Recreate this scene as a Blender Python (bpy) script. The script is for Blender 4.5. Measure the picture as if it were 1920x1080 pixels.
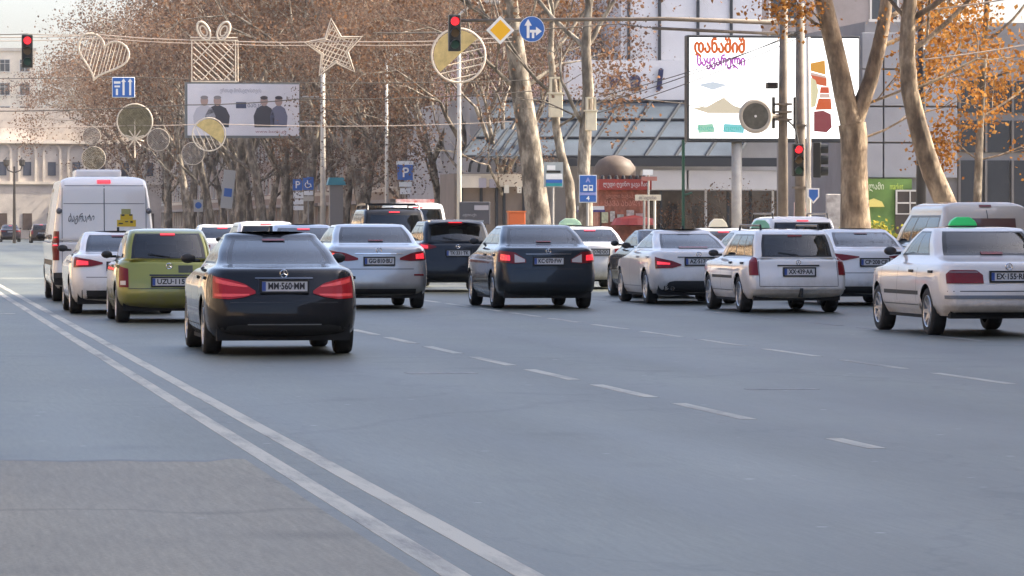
import bpy, bmesh, math, random
import numpy as np
from mathutils import Vector, Matrix, Euler

for o in list(bpy.data.objects):
    bpy.data.objects.remove(o, do_unlink=True)
scene = bpy.context.scene
COL = scene.collection
R = math.radians

# ---------------------------------------------------------------- camera
F = 7850.0            # focal length in photograph pixels (1920 wide)
CAMZ, HY, CX = 1.5, 420.0, 960.0
cam_d = bpy.data.cameras.new('camera')
cam = bpy.data.objects.new('camera', cam_d)
COL.objects.link(cam)
cam_d.sensor_width = 36.0
cam_d.lens = 36.0 * F / 1920.0
cam_d.clip_start = 0.5
cam_d.clip_end = 6000
cam.location = (0, 0, CAMZ)
cam.rotation_euler = (R(90) - math.atan(120 / F), 0, 0)
scene.camera = cam

# ---------------------------------------------------------------- sky and sun
SUN_AZ, SUN_EL = R(75), R(38)       # clockwise from the view direction (+Y)
world = bpy.data.worlds.new('World')
scene.world = world
world.use_nodes = True
wn = world.node_tree
wn.nodes.clear()
sky = wn.nodes.new('ShaderNodeTexSky')
sky.sky_type = 'NISHITA'
sky.sun_disc = False
sky.sun_elevation = SUN_EL
sky.sun_rotation = SUN_AZ
sky.altitude = 450
sky.air_density = 0.72
sky.dust_density = 6.2
sky.ozone_density = 0.6
bg = wn.nodes.new('ShaderNodeBackground')
bg.inputs['Strength'].default_value = 0.15
wo = wn.nodes.new('ShaderNodeOutputWorld')
wn.links.new(sky.outputs[0], bg.inputs[0])
wn.links.new(bg.outputs[0], wo.inputs[0])

sun_d = bpy.data.lights.new('sun', 'SUN')
sun_d.energy = 3.2
sun_d.angle = R(0.5)
sun_d.color = (1.0, 0.90, 0.74)
sun = bpy.data.objects.new('sun', sun_d)
COL.objects.link(sun)
to_sun = Vector((math.sin(SUN_AZ) * math.cos(SUN_EL), math.cos(SUN_AZ) * math.cos(SUN_EL), math.sin(SUN_EL)))
sun.rotation_euler = (-to_sun).to_track_quat('-Z', 'Y').to_euler()
sun.location = to_sun * 200

vs = scene.view_settings
vs.view_transform = 'Standard'
vs.look = 'None'
vs.exposure = 1.84
vs.gamma = 1.0
vs.use_curve_mapping = False
scene.cycles.use_denoising = True
scene.cycles.max_bounces = 8
scene.cycles.transparent_max_bounces = 16
scene.cycles.sample_clamp_indirect = 6.0

# ---------------------------------------------------------------- road frame: u to the right, d along the street
A = math.atan(1170 / F)
CA, SA = math.cos(A), math.sin(A)
def RU(u, d, z=0.0):
    return Vector((u * CA - d * SA, u * SA + d * CA, z))
def ud(px, Y):
    X = (px - CX) / F * Y
    return X * CA + Y * SA, -X * SA + Y * CA
def fp(px, py, d):
    """sight line through a photo pixel met with the cross plane at street distance d -> (u, z)"""
    t = (px - CX) / F
    s = d / (CA - t * SA)
    return s * (t * CA + SA), CAMZ + (HY - py) / F * s
def gd(py):
    return CAMZ * F / (py - HY)

# ---------------------------------------------------------------- materials
def lin(r, g, b):
    f = lambda c: (c / 255 / 12.92) if c / 255 <= 0.04045 else ((c / 255 + 0.055) / 1.055) ** 2.4
    return (f(r), f(g), f(b))
MATS = {}
def mat(name, col, rough=0.6, metal=0.0, coat=0.0, var=0.0, scale=3.0, emit=None, estr=0.0, bump=0.0, spec=0.5, detail=4.0, col2=None):
    if name in MATS:
        return MATS[name]
    m = bpy.data.materials.new(name)
    m.use_nodes = True
    nt = m.node_tree
    b = nt.nodes['Principled BSDF']
    b.inputs['Base Color'].default_value = (*col, 1)
    b.inputs['Roughness'].default_value = rough
    b.inputs['Metallic'].default_value = metal
    b.inputs['Specular IOR Level'].default_value = spec
    if coat:
        b.inputs['Coat Weight'].default_value = coat
        b.inputs['Coat Roughness'].default_value = 0.04
    if var or col2 or bump:
        tc = nt.nodes.new('ShaderNodeTexCoord')
        nz = nt.nodes.new('ShaderNodeTexNoise')
        nz.inputs['Scale'].default_value = scale
        nz.inputs['Detail'].default_value = detail
        nz.inputs['Roughness'].default_value = 0.6
        nt.links.new(tc.outputs['Object'], nz.inputs['Vector'])
        if var or col2:
            mx = nt.nodes.new('ShaderNodeMix')
            mx.data_type = 'RGBA'
            c2 = col2 if col2 else tuple(min(1, c * (1 + var)) for c in col)
            c1 = col if col2 else tuple(c * (1 - var) for c in col)
            mx.inputs[6].default_value = (*c1, 1)
            mx.inputs[7].default_value = (*c2, 1)
            cr = nt.nodes.new('ShaderNodeMapRange')
            cr.inputs['From Min'].default_value = 0.32
            cr.inputs['From Max'].default_value = 0.68
            nt.links.new(nz.outputs['Fac'], cr.inputs['Value'])
            nt.links.new(cr.outputs[0], mx.inputs[0])
            nt.links.new(mx.outputs[2], b.inputs['Base Color'])
        if bump:
            bp = nt.nodes.new('ShaderNodeBump')
            bp.inputs['Strength'].default_value = bump
            bp.inputs['Distance'].default_value = 0.02
            nt.links.new(nz.outputs['Fac'], bp.inputs['Height'])
            nt.links.new(bp.outputs[0], b.inputs['Normal'])
    if emit:
        b.inputs['Emission Color'].default_value = (*emit, 1)
        b.inputs['Emission Strength'].default_value = estr
    MATS[name] = m
    return m

def glass_mat(name, tint, refl=1.0, rough=0.02):
    """thin tinted pane: Fresnel mix of a clear mirror and a tinted see-through"""
    if name in MATS:
        return MATS[name]
    m = bpy.data.materials.new(name)
    m.use_nodes = True
    nt = m.node_tree
    nt.nodes.clear()
    out = nt.nodes.new('ShaderNodeOutputMaterial')
    tr = nt.nodes.new('ShaderNodeBsdfTransparent')
    tr.inputs[0].default_value = (*tint, 1)
    gl = nt.nodes.new('ShaderNodeBsdfGlossy')
    gl.inputs['Roughness'].default_value = rough
    gl.inputs[0].default_value = (refl, refl, refl, 1)
    fr = nt.nodes.new('ShaderNodeFresnel')
    fr.inputs[0].default_value = 1.75
    mx = nt.nodes.new('ShaderNodeMixShader')
    nt.links.new(fr.outputs[0], mx.inputs[0])
    nt.links.new(tr.outputs[0], mx.inputs[1])
    nt.links.new(gl.outputs[0], mx.inputs[2])
    nt.links.new(mx.outputs[0], out.inputs[0])
    MATS[name] = m
    return m

# ---------------------------------------------------------------- mesh helpers
class MB:
    def __init__(self):
        self.v, self.f = [], []
    def add(self, verts, faces):
        n = len(self.v)
        self.v.extend([tuple(p) for p in verts])
        self.f.extend([tuple(i + n for i in f) for f in faces])
        return self
    def box(self, x0, x1, y0, y1, z0, z1):
        v = [(x0, y0, z0), (x1, y0, z0), (x1, y1, z0), (x0, y1, z0), (x0, y0, z1), (x1, y0, z1), (x1, y1, z1), (x0, y1, z1)]
        return self.add(v, [(0, 3, 2, 1), (4, 5, 6, 7), (0, 1, 5, 4), (1, 2, 6, 5), (2, 3, 7, 6), (3, 0, 4, 7)])
    def quad(self, a, b, c, d):
        return self.add([a, b, c, d], [(0, 1, 2, 3)])
    def tube(self, pts, rad, n=8, cap=True, closed=False):
        pts = [Vector(p) for p in pts]
        m = len(pts)
        if not hasattr(rad, '__len__'):
            rad = [rad] * m
        ring = []
        prev = None
        for i, p in enumerate(pts):
            if closed:
                t = pts[(i + 1) % m] - pts[i - 1]
            else:
                t = pts[min(i + 1, m - 1)] - pts[max(i - 1, 0)]
            if t.length < 1e-9:
                t = Vector((0, 0, 1))
            t.normalize()
            if prev is None:
                ref = Vector((1, 0, 0)) if abs(t.x) < 0.8 else Vector((0, 1, 0))
                a = t.cross(ref).normalized()
            else:
                a = (prev - t * prev.dot(t))
                a = a.normalized() if a.length > 1e-6 else t.orthogonal().normalized()
            prev = a
            b = t.cross(a)
            ring.append([p + (a * math.cos(k * 2 * math.pi / n) + b * math.sin(k * 2 * math.pi / n)) * rad[i] for k in range(n)])
        vs_ = [q for r in ring for q in r]
        fs = []
        for i in range(m if closed else m - 1):
            j = (i + 1) % m
            for k in range(n):
                k2 = (k + 1) % n
                fs.append((i * n + k, i * n + k2, j * n + k2, j * n + k))
        if cap and not closed:
            fs.append(tuple(range(n))[::-1])
            fs.append(tuple((m - 1) * n + k for k in range(n)))
        return self.add(vs_, fs)
    def cyl(self, a, b, r, n=12, r2=None):
        return self.tube([a, b], [r, r if r2 is None else r2], n)
    def prism(self, poly, y0, y1):
        """polygon in x,z extruded along y"""
        n = len(poly)
        v = [(p[0], y0, p[1]) for p in poly] + [(p[0], y1, p[1]) for p in poly]
        f = [tuple(range(n)), tuple(range(2 * n - 1, n - 1, -1))]
        for i in range(n):
            j = (i + 1) % n
            f.append((j, i, n + i, n + j))
        return self.add(v, f)
    def lathe(self, prof, axis='x', n=28, center=(0, 0, 0)):
        """profile of (axial, radius)"""
        v, f = [], []
        m = len(prof)
        for k in range(n):
            a = 2 * math.pi * k / n
            for (h, r) in prof:
                c, s = r * math.cos(a), r * math.sin(a)
                p = {'x': (h, c, s), 'y': (c, h, s), 'z': (c, s, h)}[axis]
                v.append((p[0] + center[0], p[1] + center[1], p[2] + center[2]))
        for k in range(n):
            k2 = (k + 1) % n
            for i in range(m - 1):
                f.append((k * m + i, k2 * m + i, k2 * m + i + 1, k * m + i + 1))
        return self.add(v, f)
    def mesh(self, name, material=None, smooth=False):
        me = bpy.data.meshes.new(name)
        me.from_pydata(self.v, [], self.f)
        if material:
            me.materials.append(material)
        if smooth:
            me.polygons.foreach_set('use_smooth', [True] * len(me.polygons))
        me.update()
        return me
    def build(self, name, material, parent=None, smooth=False, fix=False):
        me = self.mesh(name, material, smooth)
        if fix:
            b = bmesh.new(); b.from_mesh(me)
            bmesh.ops.recalc_face_normals(b, faces=b.faces)
            b.to_mesh(me); b.free()
        return link(name, me, parent)

def link(name, me, parent=None):
    o = bpy.data.objects.new(name, me)
    COL.objects.link(o)
    if parent is not None:
        o.parent = parent
    return o
def tag(o, label=None, cat=None, group=None, kind=None):
    if label: o['label'] = label
    if cat: o['category'] = cat
    if group: o['group'] = group
    if kind: o['kind'] = kind
    return o
def thing(name, label, cat, loc=(0, 0, 0), rz=0.0, group=None):
    o = bpy.data.objects.new(name, None)
    COL.objects.link(o)
    o.empty_display_size = 0.3
    o.location = loc
    o.rotation_euler = (0, 0, rz)
    return tag(o, label, cat, group)
def road_thing(name, label, cat, u, d, z=0.0, group=None):
    return thing(name, label, cat, RU(u, d, z), A, group)
def bevel(o, w=0.02, seg=2):
    b = bmesh.new(); b.from_mesh(o.data)
    bmesh.ops.bevel(b, geom=list(b.edges), offset=w, segments=seg, affect='EDGES', profile=0.5, clamp_overlap=True)
    b.to_mesh(o.data); b.free()
    return o
def text_mesh(txt, size, material, depth=0.004, shear=0.0, bold=0.0, width=None, heavy=0.0):
    """flat lettering in the x,z plane, facing -y, centred on its origin"""
    cu = bpy.data.curves.new('lettering', 'FONT')
    cu.body = txt
    cu.size = size
    cu.extrude = depth / 2
    cu.offset = bold
    cu.shear = shear
    cu.align_x = 'CENTER'
    cu.align_y = 'CENTER'
    cu.resolution_u = 3
    to = bpy.data.objects.new('lettering', cu)
    COL.objects.link(to)
    dg = bpy.context.evaluated_depsgraph_get()
    me = bpy.data.meshes.new_from_object(to.evaluated_get(dg))
    bpy.data.objects.remove(to, do_unlink=True)
    me.transform(Matrix.Rotation(math.pi / 2, 4, 'X'))
    if width and len(me.vertices):
        xs = [v.co.x for v in me.vertices]
        c = (max(xs) + min(xs)) / 2
        s = width / max(1e-6, max(xs) - min(xs))
        me.transform(Matrix.Translation((-c * s, 0, 0)) @ Matrix.Diagonal((s, 1, 1, 1)))
    me.materials.clear()
    me.materials.append(material)
    if heavy:      # thicken the strokes with shifted, slightly stepped copies
        b = bmesh.new()
        for k, (dx, dz) in enumerate(((0, 0), (heavy, 0), (-heavy, 0), (0, heavy), (0, -heavy))):
            m2 = me.copy(); m2.transform(Matrix.Translation((dx, 0.0012 * k, dz))); b.from_mesh(m2); bpy.data.meshes.remove(m2)
        b.to_mesh(me); b.free()
    return me
def text(name, txt, size, material, parent, loc, **kw):
    o = link(name, text_mesh(txt, size, material, **kw), parent)
    o.location = loc
    return o

# ================================================================ GROUND, ROAD, PAVEMENTS
def asphalt_mat(name, c1, c2, rough, streak=0.35):
    m = bpy.data.materials.new(name)
    m.use_nodes = True
    nt = m.node_tree; N = nt.nodes; Lk = nt.links.new
    b = N['Principled BSDF']
    tc = N.new('ShaderNodeTexCoord')
    mp = N.new('ShaderNodeMapping'); mp.inputs['Scale'].default_value = (1.0, 0.06, 1.0)
    Lk(tc.outputs['Object'], mp.inputs['Vector'])
    n1 = N.new('ShaderNodeTexNoise'); n1.inputs['Scale'].default_value = 0.9; n1.inputs['Detail'].default_value = 6
    Lk(mp.outputs[0], n1.inputs['Vector'])
    n2 = N.new('ShaderNodeTexNoise'); n2.inputs['Scale'].default_value = 0.22; n2.inputs['Detail'].default_value = 5
    Lk(tc.outputs['Object'], n2.inputs['Vector'])
    n3 = N.new('ShaderNodeTexNoise'); n3.inputs['Scale'].default_value = 40; n3.inputs['Detail'].default_value = 3
    Lk(tc.outputs['Object'], n3.inputs['Vector'])
    mix = N.new('ShaderNodeMix'); mix.data_type = 'RGBA'
    mix.inputs[6].default_value = (*c1, 1); mix.inputs[7].default_value = (*c2, 1)
    ad = N.new('ShaderNodeMath'); ad.operation = 'MULTIPLY_ADD'; ad.inputs[1].default_value = 0.5
    hl = N.new('ShaderNodeMath'); hl.operation = 'MULTIPLY'; hl.inputs[1].default_value = 0.5
    Lk(n2.outputs['Fac'], hl.inputs[0]); Lk(n1.outputs['Fac'], ad.inputs[0]); Lk(hl.outputs[0], ad.inputs[2])
    mr = N.new('ShaderNodeMapRange'); mr.inputs['From Min'].default_value = 0.36; mr.inputs['From Max'].default_value = 0.64
    Lk(ad.outputs[0], mr.inputs['Value']); Lk(mr.outputs[0], mix.inputs[0])
    # fine aggregate
    sp = N.new('ShaderNodeMapRange'); sp.inputs['From Min'].default_value = 0.3; sp.inputs['From Max'].default_value = 0.7
    sp.inputs['To Min'].default_value = 0.82; sp.inputs['To Max'].default_value = 1.18
    Lk(n3.outputs['Fac'], sp.inputs['Value'])
    mul = N.new('ShaderNodeMix'); mul.data_type = 'RGBA'; mul.blend_type = 'MULTIPLY'; mul.inputs[0].default_value = 1
    Lk(mix.outputs[2], mul.inputs[6]); Lk(sp.outputs[0], mul.inputs[7])
    # grain drawn out along the street by traffic
    mg = N.new('ShaderNodeMapping'); mg.inputs['Scale'].default_value = (26, 1.5, 1); Lk(tc.outputs['Object'], mg.inputs['Vector'])
    ng = N.new('ShaderNodeTexNoise'); ng.inputs['Scale'].default_value = 1.0; ng.inputs['Detail'].default_value = 4; ng.inputs['Roughness'].default_value = 0.7
    Lk(mg.outputs[0], ng.inputs['Vector'])
    gr = N.new('ShaderNodeMapRange'); gr.inputs['From Min'].default_value = 0.3; gr.inputs['From Max'].default_value = 0.7; gr.inputs['To Min'].default_value = 0.80; gr.inputs['To Max'].default_value = 1.2
    Lk(ng.outputs['Fac'], gr.inputs['Value'])
    mul0 = mul
    mul = N.new('ShaderNodeMix'); mul.data_type = 'RGBA'; mul.blend_type = 'MULTIPLY'; mul.inputs[0].default_value = 1
    Lk(mul0.outputs[2], mul.inputs[6]); Lk(gr.outputs[0], mul.inputs[7])
    # sparse pale grit and stains
    vo = N.new('ShaderNodeTexVoronoi'); vo.inputs['Scale'].default_value = 1.6; vo.inputs['Randomness'].default_value = 1
    Lk(tc.outputs['Object'], vo.inputs['Vector'])
    gt = N.new('ShaderNodeMapRange'); gt.inputs['From Min'].default_value = 0.035; gt.inputs['From Max'].default_value = 0.06
    gt.inputs['To Min'].default_value = 0.6; gt.inputs['To Max'].default_value = 0
    Lk(vo.outputs['Distance'], gt.inputs['Value'])
    gm = N.new('ShaderNodeMix'); gm.data_type = 'RGBA'; gm.inputs[7].default_value = (0.34, 0.34, 0.32, 1)
    Lk(gt.outputs[0], gm.inputs[0]); Lk(mul.outputs[2], gm.inputs[6])
    Lk(gm.outputs[2], b.inputs['Base Color'])
    if streak:
        sx = N.new('ShaderNodeSeparateXYZ'); Lk(tc.outputs['Object'], sx.inputs[0])
        wob = N.new('ShaderNodeTexNoise'); wob.inputs['Scale'].default_value = 0.05; Lk(tc.outputs['Object'], wob.inputs['Vector'])
        ph = N.new('ShaderNodeMath'); ph.operation = 'MULTIPLY_ADD'; ph.inputs[1].default_value = 2 * math.pi / 1.95; ph.inputs[2].default_value = 0.6
        Lk(sx.outputs[0], ph.inputs[0])
        ph2 = N.new('ShaderNodeMath'); ph2.operation = 'MULTIPLY_ADD'; ph2.inputs[1].default_value = 5.0; Lk(wob.outputs['Fac'], ph2.inputs[0]); Lk(ph.outputs[0], ph2.inputs[2])
        sn = N.new('ShaderNodeMath'); sn.operation = 'SINE'; Lk(ph2.outputs[0], sn.inputs[0])
        tk = N.new('ShaderNodeMapRange'); tk.inputs['From Min'].default_value = -1; tk.inputs['To Min'].default_value = 1 - streak * 0.42; tk.inputs['To Max'].default_value = 1 + streak * 0.30
        Lk(sn.outputs[0], tk.inputs['Value'])
        m3 = N.new('ShaderNodeMix'); m3.data_type = 'RGBA'; m3.blend_type = 'MULTIPLY'; m3.inputs[0].default_value = 1
        Lk(gm.outputs[2], m3.inputs[6]); Lk(tk.outputs[0], m3.inputs[7])
        # long wandering cracks
        mc = N.new('ShaderNodeMapping'); mc.inputs['Scale'].default_value = (0.22, 0.075, 1)
        dn = N.new('ShaderNodeTexNoise'); dn.inputs['Scale'].default_value = 0.8; dn.inputs['Detail'].default_value = 6
        Lk(tc.outputs['Object'], dn.inputs['Vector'])
        va = N.new('ShaderNodeVectorMath'); va.operation = 'MULTIPLY_ADD'; va.inputs[1].default_value = (2.2, 2.2, 0)
        Lk(dn.outputs['Color'], va.inputs[0]); Lk(tc.outputs['Object'], va.inputs[2]); Lk(va.outputs[0], mc.inputs['Vector'])
        vc = N.new('ShaderNodeTexVoronoi'); vc.feature = 'DISTANCE_TO_EDGE'; vc.inputs['Scale'].default_value = 1.0; Lk(mc.outputs[0], vc.inputs['Vector'])
        ck = N.new('ShaderNodeMapRange'); ck.inputs['From Min'].default_value = 0.002; ck.inputs['From Max'].default_value = 0.009; ck.inputs['To Min'].default_value = 0.74; ck.inputs['To Max'].default_value = 1.0
        Lk(vc.outputs['Distance'], ck.inputs['Value'])
        m4 = N.new('ShaderNodeMix'); m4.data_type = 'RGBA'; m4.blend_type = 'MULTIPLY'; m4.inputs[0].default_value = 1
        Lk(m3.outputs[2], m4.inputs[6]); Lk(ck.outputs[0], m4.inputs[7])
        # oil drips
        vd = N.new('ShaderNodeTexVoronoi'); vd.inputs['Scale'].default_value = 0.55; Lk(tc.outputs['Object'], vd.inputs['Vector'])
        od = N.new('ShaderNodeMapRange'); od.inputs['From Min'].default_value = 0.05; od.inputs['From Max'].default_value = 0.22; od.inputs['To Min'].default_value = 0.72; od.inputs['To Max'].default_value = 1.0
        Lk(vd.outputs['Distance'], od.inputs['Value'])
        m5 = N.new('ShaderNodeMix'); m5.data_type = 'RGBA'; m5.blend_type = 'MULTIPLY'; m5.inputs[0].default_value = 1
        Lk(m4.outputs[2], m5.inputs[6]); Lk(od.outputs[0], m5.inputs[7])
        Lk(m5.outputs[2], b.inputs['Base Color'])
    rr = N.new('ShaderNodeMapRange'); rr.inputs['To Min'].default_value = rough - 0.08; rr.inputs['To Max'].default_value = rough + 0.1
    Lk(n1.outputs['Fac'], rr.inputs['Value']); Lk(rr.outputs[0], b.inputs['Roughness'])
    bp = N.new('ShaderNodeBump'); bp.inputs['Strength'].default_value = 0.35; bp.inputs['Distance'].default_value = 0.01
    Lk(n3.outputs['Fac'], bp.inputs['Height']); Lk(bp.outputs[0], b.inputs['Normal'])
    return m

def paint_mat(name, col, wear, under):
    """road paint worn through to the asphalt in patches"""
    m = bpy.data.materials.new(name); m.use_nodes = True
    nt = m.node_tree; N = nt.nodes; Lk = nt.links.new
    b = N['Principled BSDF']; b.inputs['Roughness'].default_value = 0.6
    tc = N.new('ShaderNodeTexCoord')
    nz = N.new('ShaderNodeTexNoise'); nz.inputs['Scale'].default_value = 2.2; nz.inputs['Detail'].default_value = 9; nz.inputs['Roughness'].default_value = 0.72
    mp = N.new('ShaderNodeMapping'); mp.inputs['Scale'].default_value = (1.6, 0.16, 1.0)
    Lk(tc.outputs['Object'], mp.inputs['Vector']); Lk(mp.outputs[0], nz.inputs['Vector'])
    mr = N.new('ShaderNodeMapRange'); mr.inputs['From Min'].default_value = wear - 0.10; mr.inputs['From Max'].default_value = wear + 0.14
    Lk(nz.outputs['Fac'], mr.inputs['Value'])
    mx = N.new('ShaderNodeMix'); mx.data_type = 'RGBA'
    mx.inputs[6].default_value = (*under, 1); mx.inputs[7].default_value = (*col, 1)
    Lk(mr.outputs[0], mx.inputs[0]); Lk(mx.outputs[2], b.inputs['Base Color'])
    return m

ASPH = asphalt_mat('asphalt', (0.063, 0.0660, 0.0490), (0.112, 0.117, 0.0870), 0.46)
OLDA = asphalt_mat('old_asphalt', (0.155, 0.141, 0.104), (0.225, 0.205, 0.150), 0.60, 0.12)
PAINT = paint_mat('road_paint', (0.42, 0.40, 0.33), 0.40, (0.13, 0.128, 0.118))
FAINT = paint_mat('faint_road_paint', (0.22, 0.215, 0.20), 0.46, (0.10, 0.10, 0.10))
PAVE = mat('pavement_slabs', (0.26, 0.24, 0.215), 0.8, var=0.25, scale=2.5)
KERBM = mat('kerb_stone', (0.30, 0.29, 0.27), 0.75, var=0.25, scale=4)

MB().quad((-1500, -400, -0.06), (1500, -400, -0.06), (1500, 2600, -0.06), (-1500, 2600, -0.06)).build('ground', mat('ground_earth', (0.16, 0.14, 0.12), 0.95, var=0.3, scale=0.3))
tag(bpy.data.objects['ground'], kind='structure')
road = MB()
road.quad((-17, -80, 0), (22, -80, 0), (22, 640, 0), (-17, 640, 0))
road = road.build('road', ASPH); road.rotation_euler.z = A; tag(road, kind='structure')
cross = MB()
cross.quad((22, 119, 0), (160, 119, 0), (160, 141, 0), (22, 141, 0)).quad((-160, 119, 0), (-17, 119, 0), (-17, 141, 0), (-160, 141, 0))
cross = cross.build('side_street', ASPH); cross.rotation_euler.z = A; tag(cross, kind='structure')
oa = MB()
edge = []
rnd = random.Random(5)
xs_ = np.linspace(-17, 2.15, 110)
front = [(x, 26.4 + 0.22 * math.sin(x * 1.3) + 0.15 * math.sin(x * 3.1) + rnd.uniform(-0.16, 0.16), 0.0015) for x in xs_]
oa.add([(-17, -80, 0.0015), (2.15, -80, 0.0015)] + front[::-1], [tuple(range(2 + len(front)))])
for a_, b_ in zip(front[:-1], front[1:]):
    oa.quad(b_, a_, (a_[0], a_[1] + 0.05, 0.0003), (b_[0], b_[1] + 0.05, 0.0003))
oa.quad((2.15, -80, 0.0015), (2.25, -80, 0.0003), (2.25, front[-1][1], 0.0003), front[-1])
oa = oa.build('old_road_surface', OLDA); oa.rotation_euler.z = A; tag(oa, kind='structure')

def pavement(u0, u1, d0, d1):
    o = MB().box(u0, u1, d0, d1, -0.05, 0.14).build('pavement', PAVE); o.rotation_euler.z = A
    tag(o, kind='structure'); return o
def kerb(u0, u1, d0, d1):
    o = MB().box(u0, u1, d0, d1, -0.05, 0.15).build('kerb', KERBM); o.rotation_euler.z = A
    tag(o, kind='structure'); return o
pavement(22.3, 31, -80, 118.7); pavement(22.3, 60, 141.3, 640)
pavement(-31, -17.3, -80, 118.7); pavement(-31, -17.3, 141.3, 640)
kerb(22.0, 22.297, -80, 119); kerb(22.0, 22.297, 141, 640)
kerb(-17.297, -17.0, -80, 119); kerb(-17.297, -17.0, 141, 640)

tar = MB()
for a_, b_ in zip(front[:-1], front[1:]):
    w0_ = 0.10 + 0.07 * math.sin(a_[0] * 5)
    tar.quad((a_[0], a_[1] - 0.02, 0.0022), (b_[0], b_[1] - 0.02, 0.0022), (b_[0], b_[1] + 0.16, 0.0022), (a_[0], a_[1] + w0_ + 0.05, 0.0022))
tar.build('tar_joint', mat('tar', (0.075, 0.075, 0.068), 0.5), oa)
def mark(name, u0, u1, d0, d1, m, z=0.0045):
    return MB().box(u0, u1, d0, d1, 0.0002, 0.0016 + z * 0.1).build(name, m, road)
mark('centre_line', 2.33, 2.455, -60, 118, PAINT)
mark('centre_line', 2.64, 2.765, -60, 118, PAINT)
mark('centre_line', 2.33, 2.455, 142, 620, PAINT)
mark('centre_line', 2.64, 2.765, 142, 620, PAINT)
mark('lane_dash', 6.47, 6.60, 27.3, 28.6, PAINT)
for k in range(21):
    mark('lane_dash', 6.47, 6.60, 31.5 + k * 4.13, 34.4 + k * 4.13, PAINT)
for k in range(21):
    mark('lane_dash', 10.36, 10.48, 34.0 + k * 4.13, 36.9 + k * 4.13, PAINT)
for k in range(14):
    mark('lane_dash', 13.85, 13.95, 48.0 + k * 4.13, 50.9 + k * 4.13, FAINT)
mark('worn_bar', 5.15, 5.85, 41.55, 41.95, FAINT, 0.004)
mark('worn_bar', 7.7, 8.35, 37.1, 37.35, FAINT, 0.004)
mark('stop_line', -12, 2.1, 70.2, 70.7, PAINT, 0.005)
mark('stop_line', 2.95, 21.6, 116.3, 116.8, PAINT, 0.005)

# ================================================================ BUILDINGS
def wall_mat(name, c, var=0.12, rough=0.85, scale=0.8):
    return mat(name, c, rough, var=var, scale=scale)
WGL = mat('window_glass_dark', (0.03, 0.035, 0.045), 0.08, spec=0.7)
WFR = mat('window_frame_pale', (0.55, 0.52, 0.47), 0.6)
STONE = wall_mat('stone_trim', (0.50, 0.45, 0.38))

def window_mesh(w, h, key):
    """a framed pane, local origin at its lower centre on the wall plane, facing -y"""
    k = ('win', round(w, 3), round(h, 3), key)
    if k in MESHES:
        return MESHES[k]
    f = MB()
    t = min(0.09, w * 0.12)
    f.box(-w / 2 - t, -w / 2, -0.07, 0.02, -t, h + t).box(w / 2, w / 2 + t, -0.07, 0.02, -t, h + t)
    f.box(-w / 2, w / 2, -0.07, 0.02, h, h + t).box(-w / 2 - t * 1.6, w / 2 + t * 1.6, -0.13, 0.02, -t * 1.5, -0.001)
    f.box(-0.03, 0.03, -0.05, 0.01, 0, h).box(-w / 2, w / 2, -0.046, 0.01, h * 0.66, h * 0.66 + 0.05)
    p = MB().quad((-w / 2, -0.012, 0), (w / 2, -0.012, 0), (w / 2, -0.012, h), (-w / 2, -0.012, h))
    MESHES[k] = (f.mesh('window', WFR), p.mesh('pane', WGL))
    return MESHES[k]
MESHES = {}
def window(parent, x, y, z, w, h, rz=0.0, key=0):
    fm, pm = window_mesh(w, h, key)
    o = link('window', fm, parent); o.location = (x, y, z); o.rotation_euler.z = rz
    link('pane', pm, o)
    return o
def block(name, label, u0, u1, d0, d1, H, wm, floors, nx_side, nx_front, cornice=True, cat='building', roofm=None, win=(1.3, 1.9), z0=1.2):
    """plain street building: left face looks onto the street (-u), front face (-d) towards the camera"""
    t = road_thing(name, label, cat, u0, d0)
    w, l = u1 - u0, d1 - d0
    MB().box(0, w, 0, l, -0.05, H).build('wall', wm, t)
    if cornice:
        MB().box(-0.35, w + 0.35, -0.35, l + 0.35, H + 0.002, H + 0.45).build('cornice', STONE, t)
        MB().box(-0.12, w + 0.12, -0.12, l + 0.12, 3.9, 4.2).build('string_course', STONE, t)
    fh = (H - z0 - 0.6) / floors
    for f in range(floors):
        z = z0 + f * fh
        for i in range(nx_side):
            window(t, 0, l - (i + 0.5) * l / nx_side, z, win[0], min(win[1], fh * 0.7), -math.pi / 2)
        for i in range(nx_front):
            window(t, (i + 0.5) * w / nx_front, 0, z, win[0], min(win[1], fh * 0.7), 0)
    return t

# --- buildings whose walls stand beside the frame: one shades the street, the other mirrors in the cars
block('corner_building', 'tall grey-beige office building shading the street beside the taxi lane', 31.2, 52, -75, 93, 36, wall_mat('beige_render', (0.42, 0.38, 0.33)), 6, 26, 0)
block('terrace_building', 'sunlit tan terrace along the left pavement opposite the queue', -50, -31.2, -75, 116, 18, wall_mat('tan_render', (0.50, 0.38, 0.26)), 4, 0, 0)
tb = bpy.data.objects['terrace_building']
for f in range(4):
    for i in range(24):
        window(tb, 18.8, 4 + i * 7.9, 1.2 + f * 4.2, 1.7, 2.5, math.pi / 2)
block('terrace_building', 'sunlit cream terrace on the left side past the junction', -50, -31.2, 142, 520, 17, wall_mat('cream_render', (0.50, 0.37, 0.24)), 4, 0, 3)

block('terrace_building', 'shaded brown terrace added behind the viewpoint for dark reflections in the cars', -60, 60, -150, -125, 24, wall_mat('brown_render', (0.26, 0.20, 0.16)), 5, 0, 0)  # unseen; added to give the car rears something dark to mirror
tb = [o for o in bpy.data.objects if o.get('label', '').startswith('shaded brown')][0]
for f in range(5):
    for i in range(20):
        window(tb, 3 + i * 6, 25, 1.2 + f * 4.4, 1.7, 2.6, math.pi)
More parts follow.
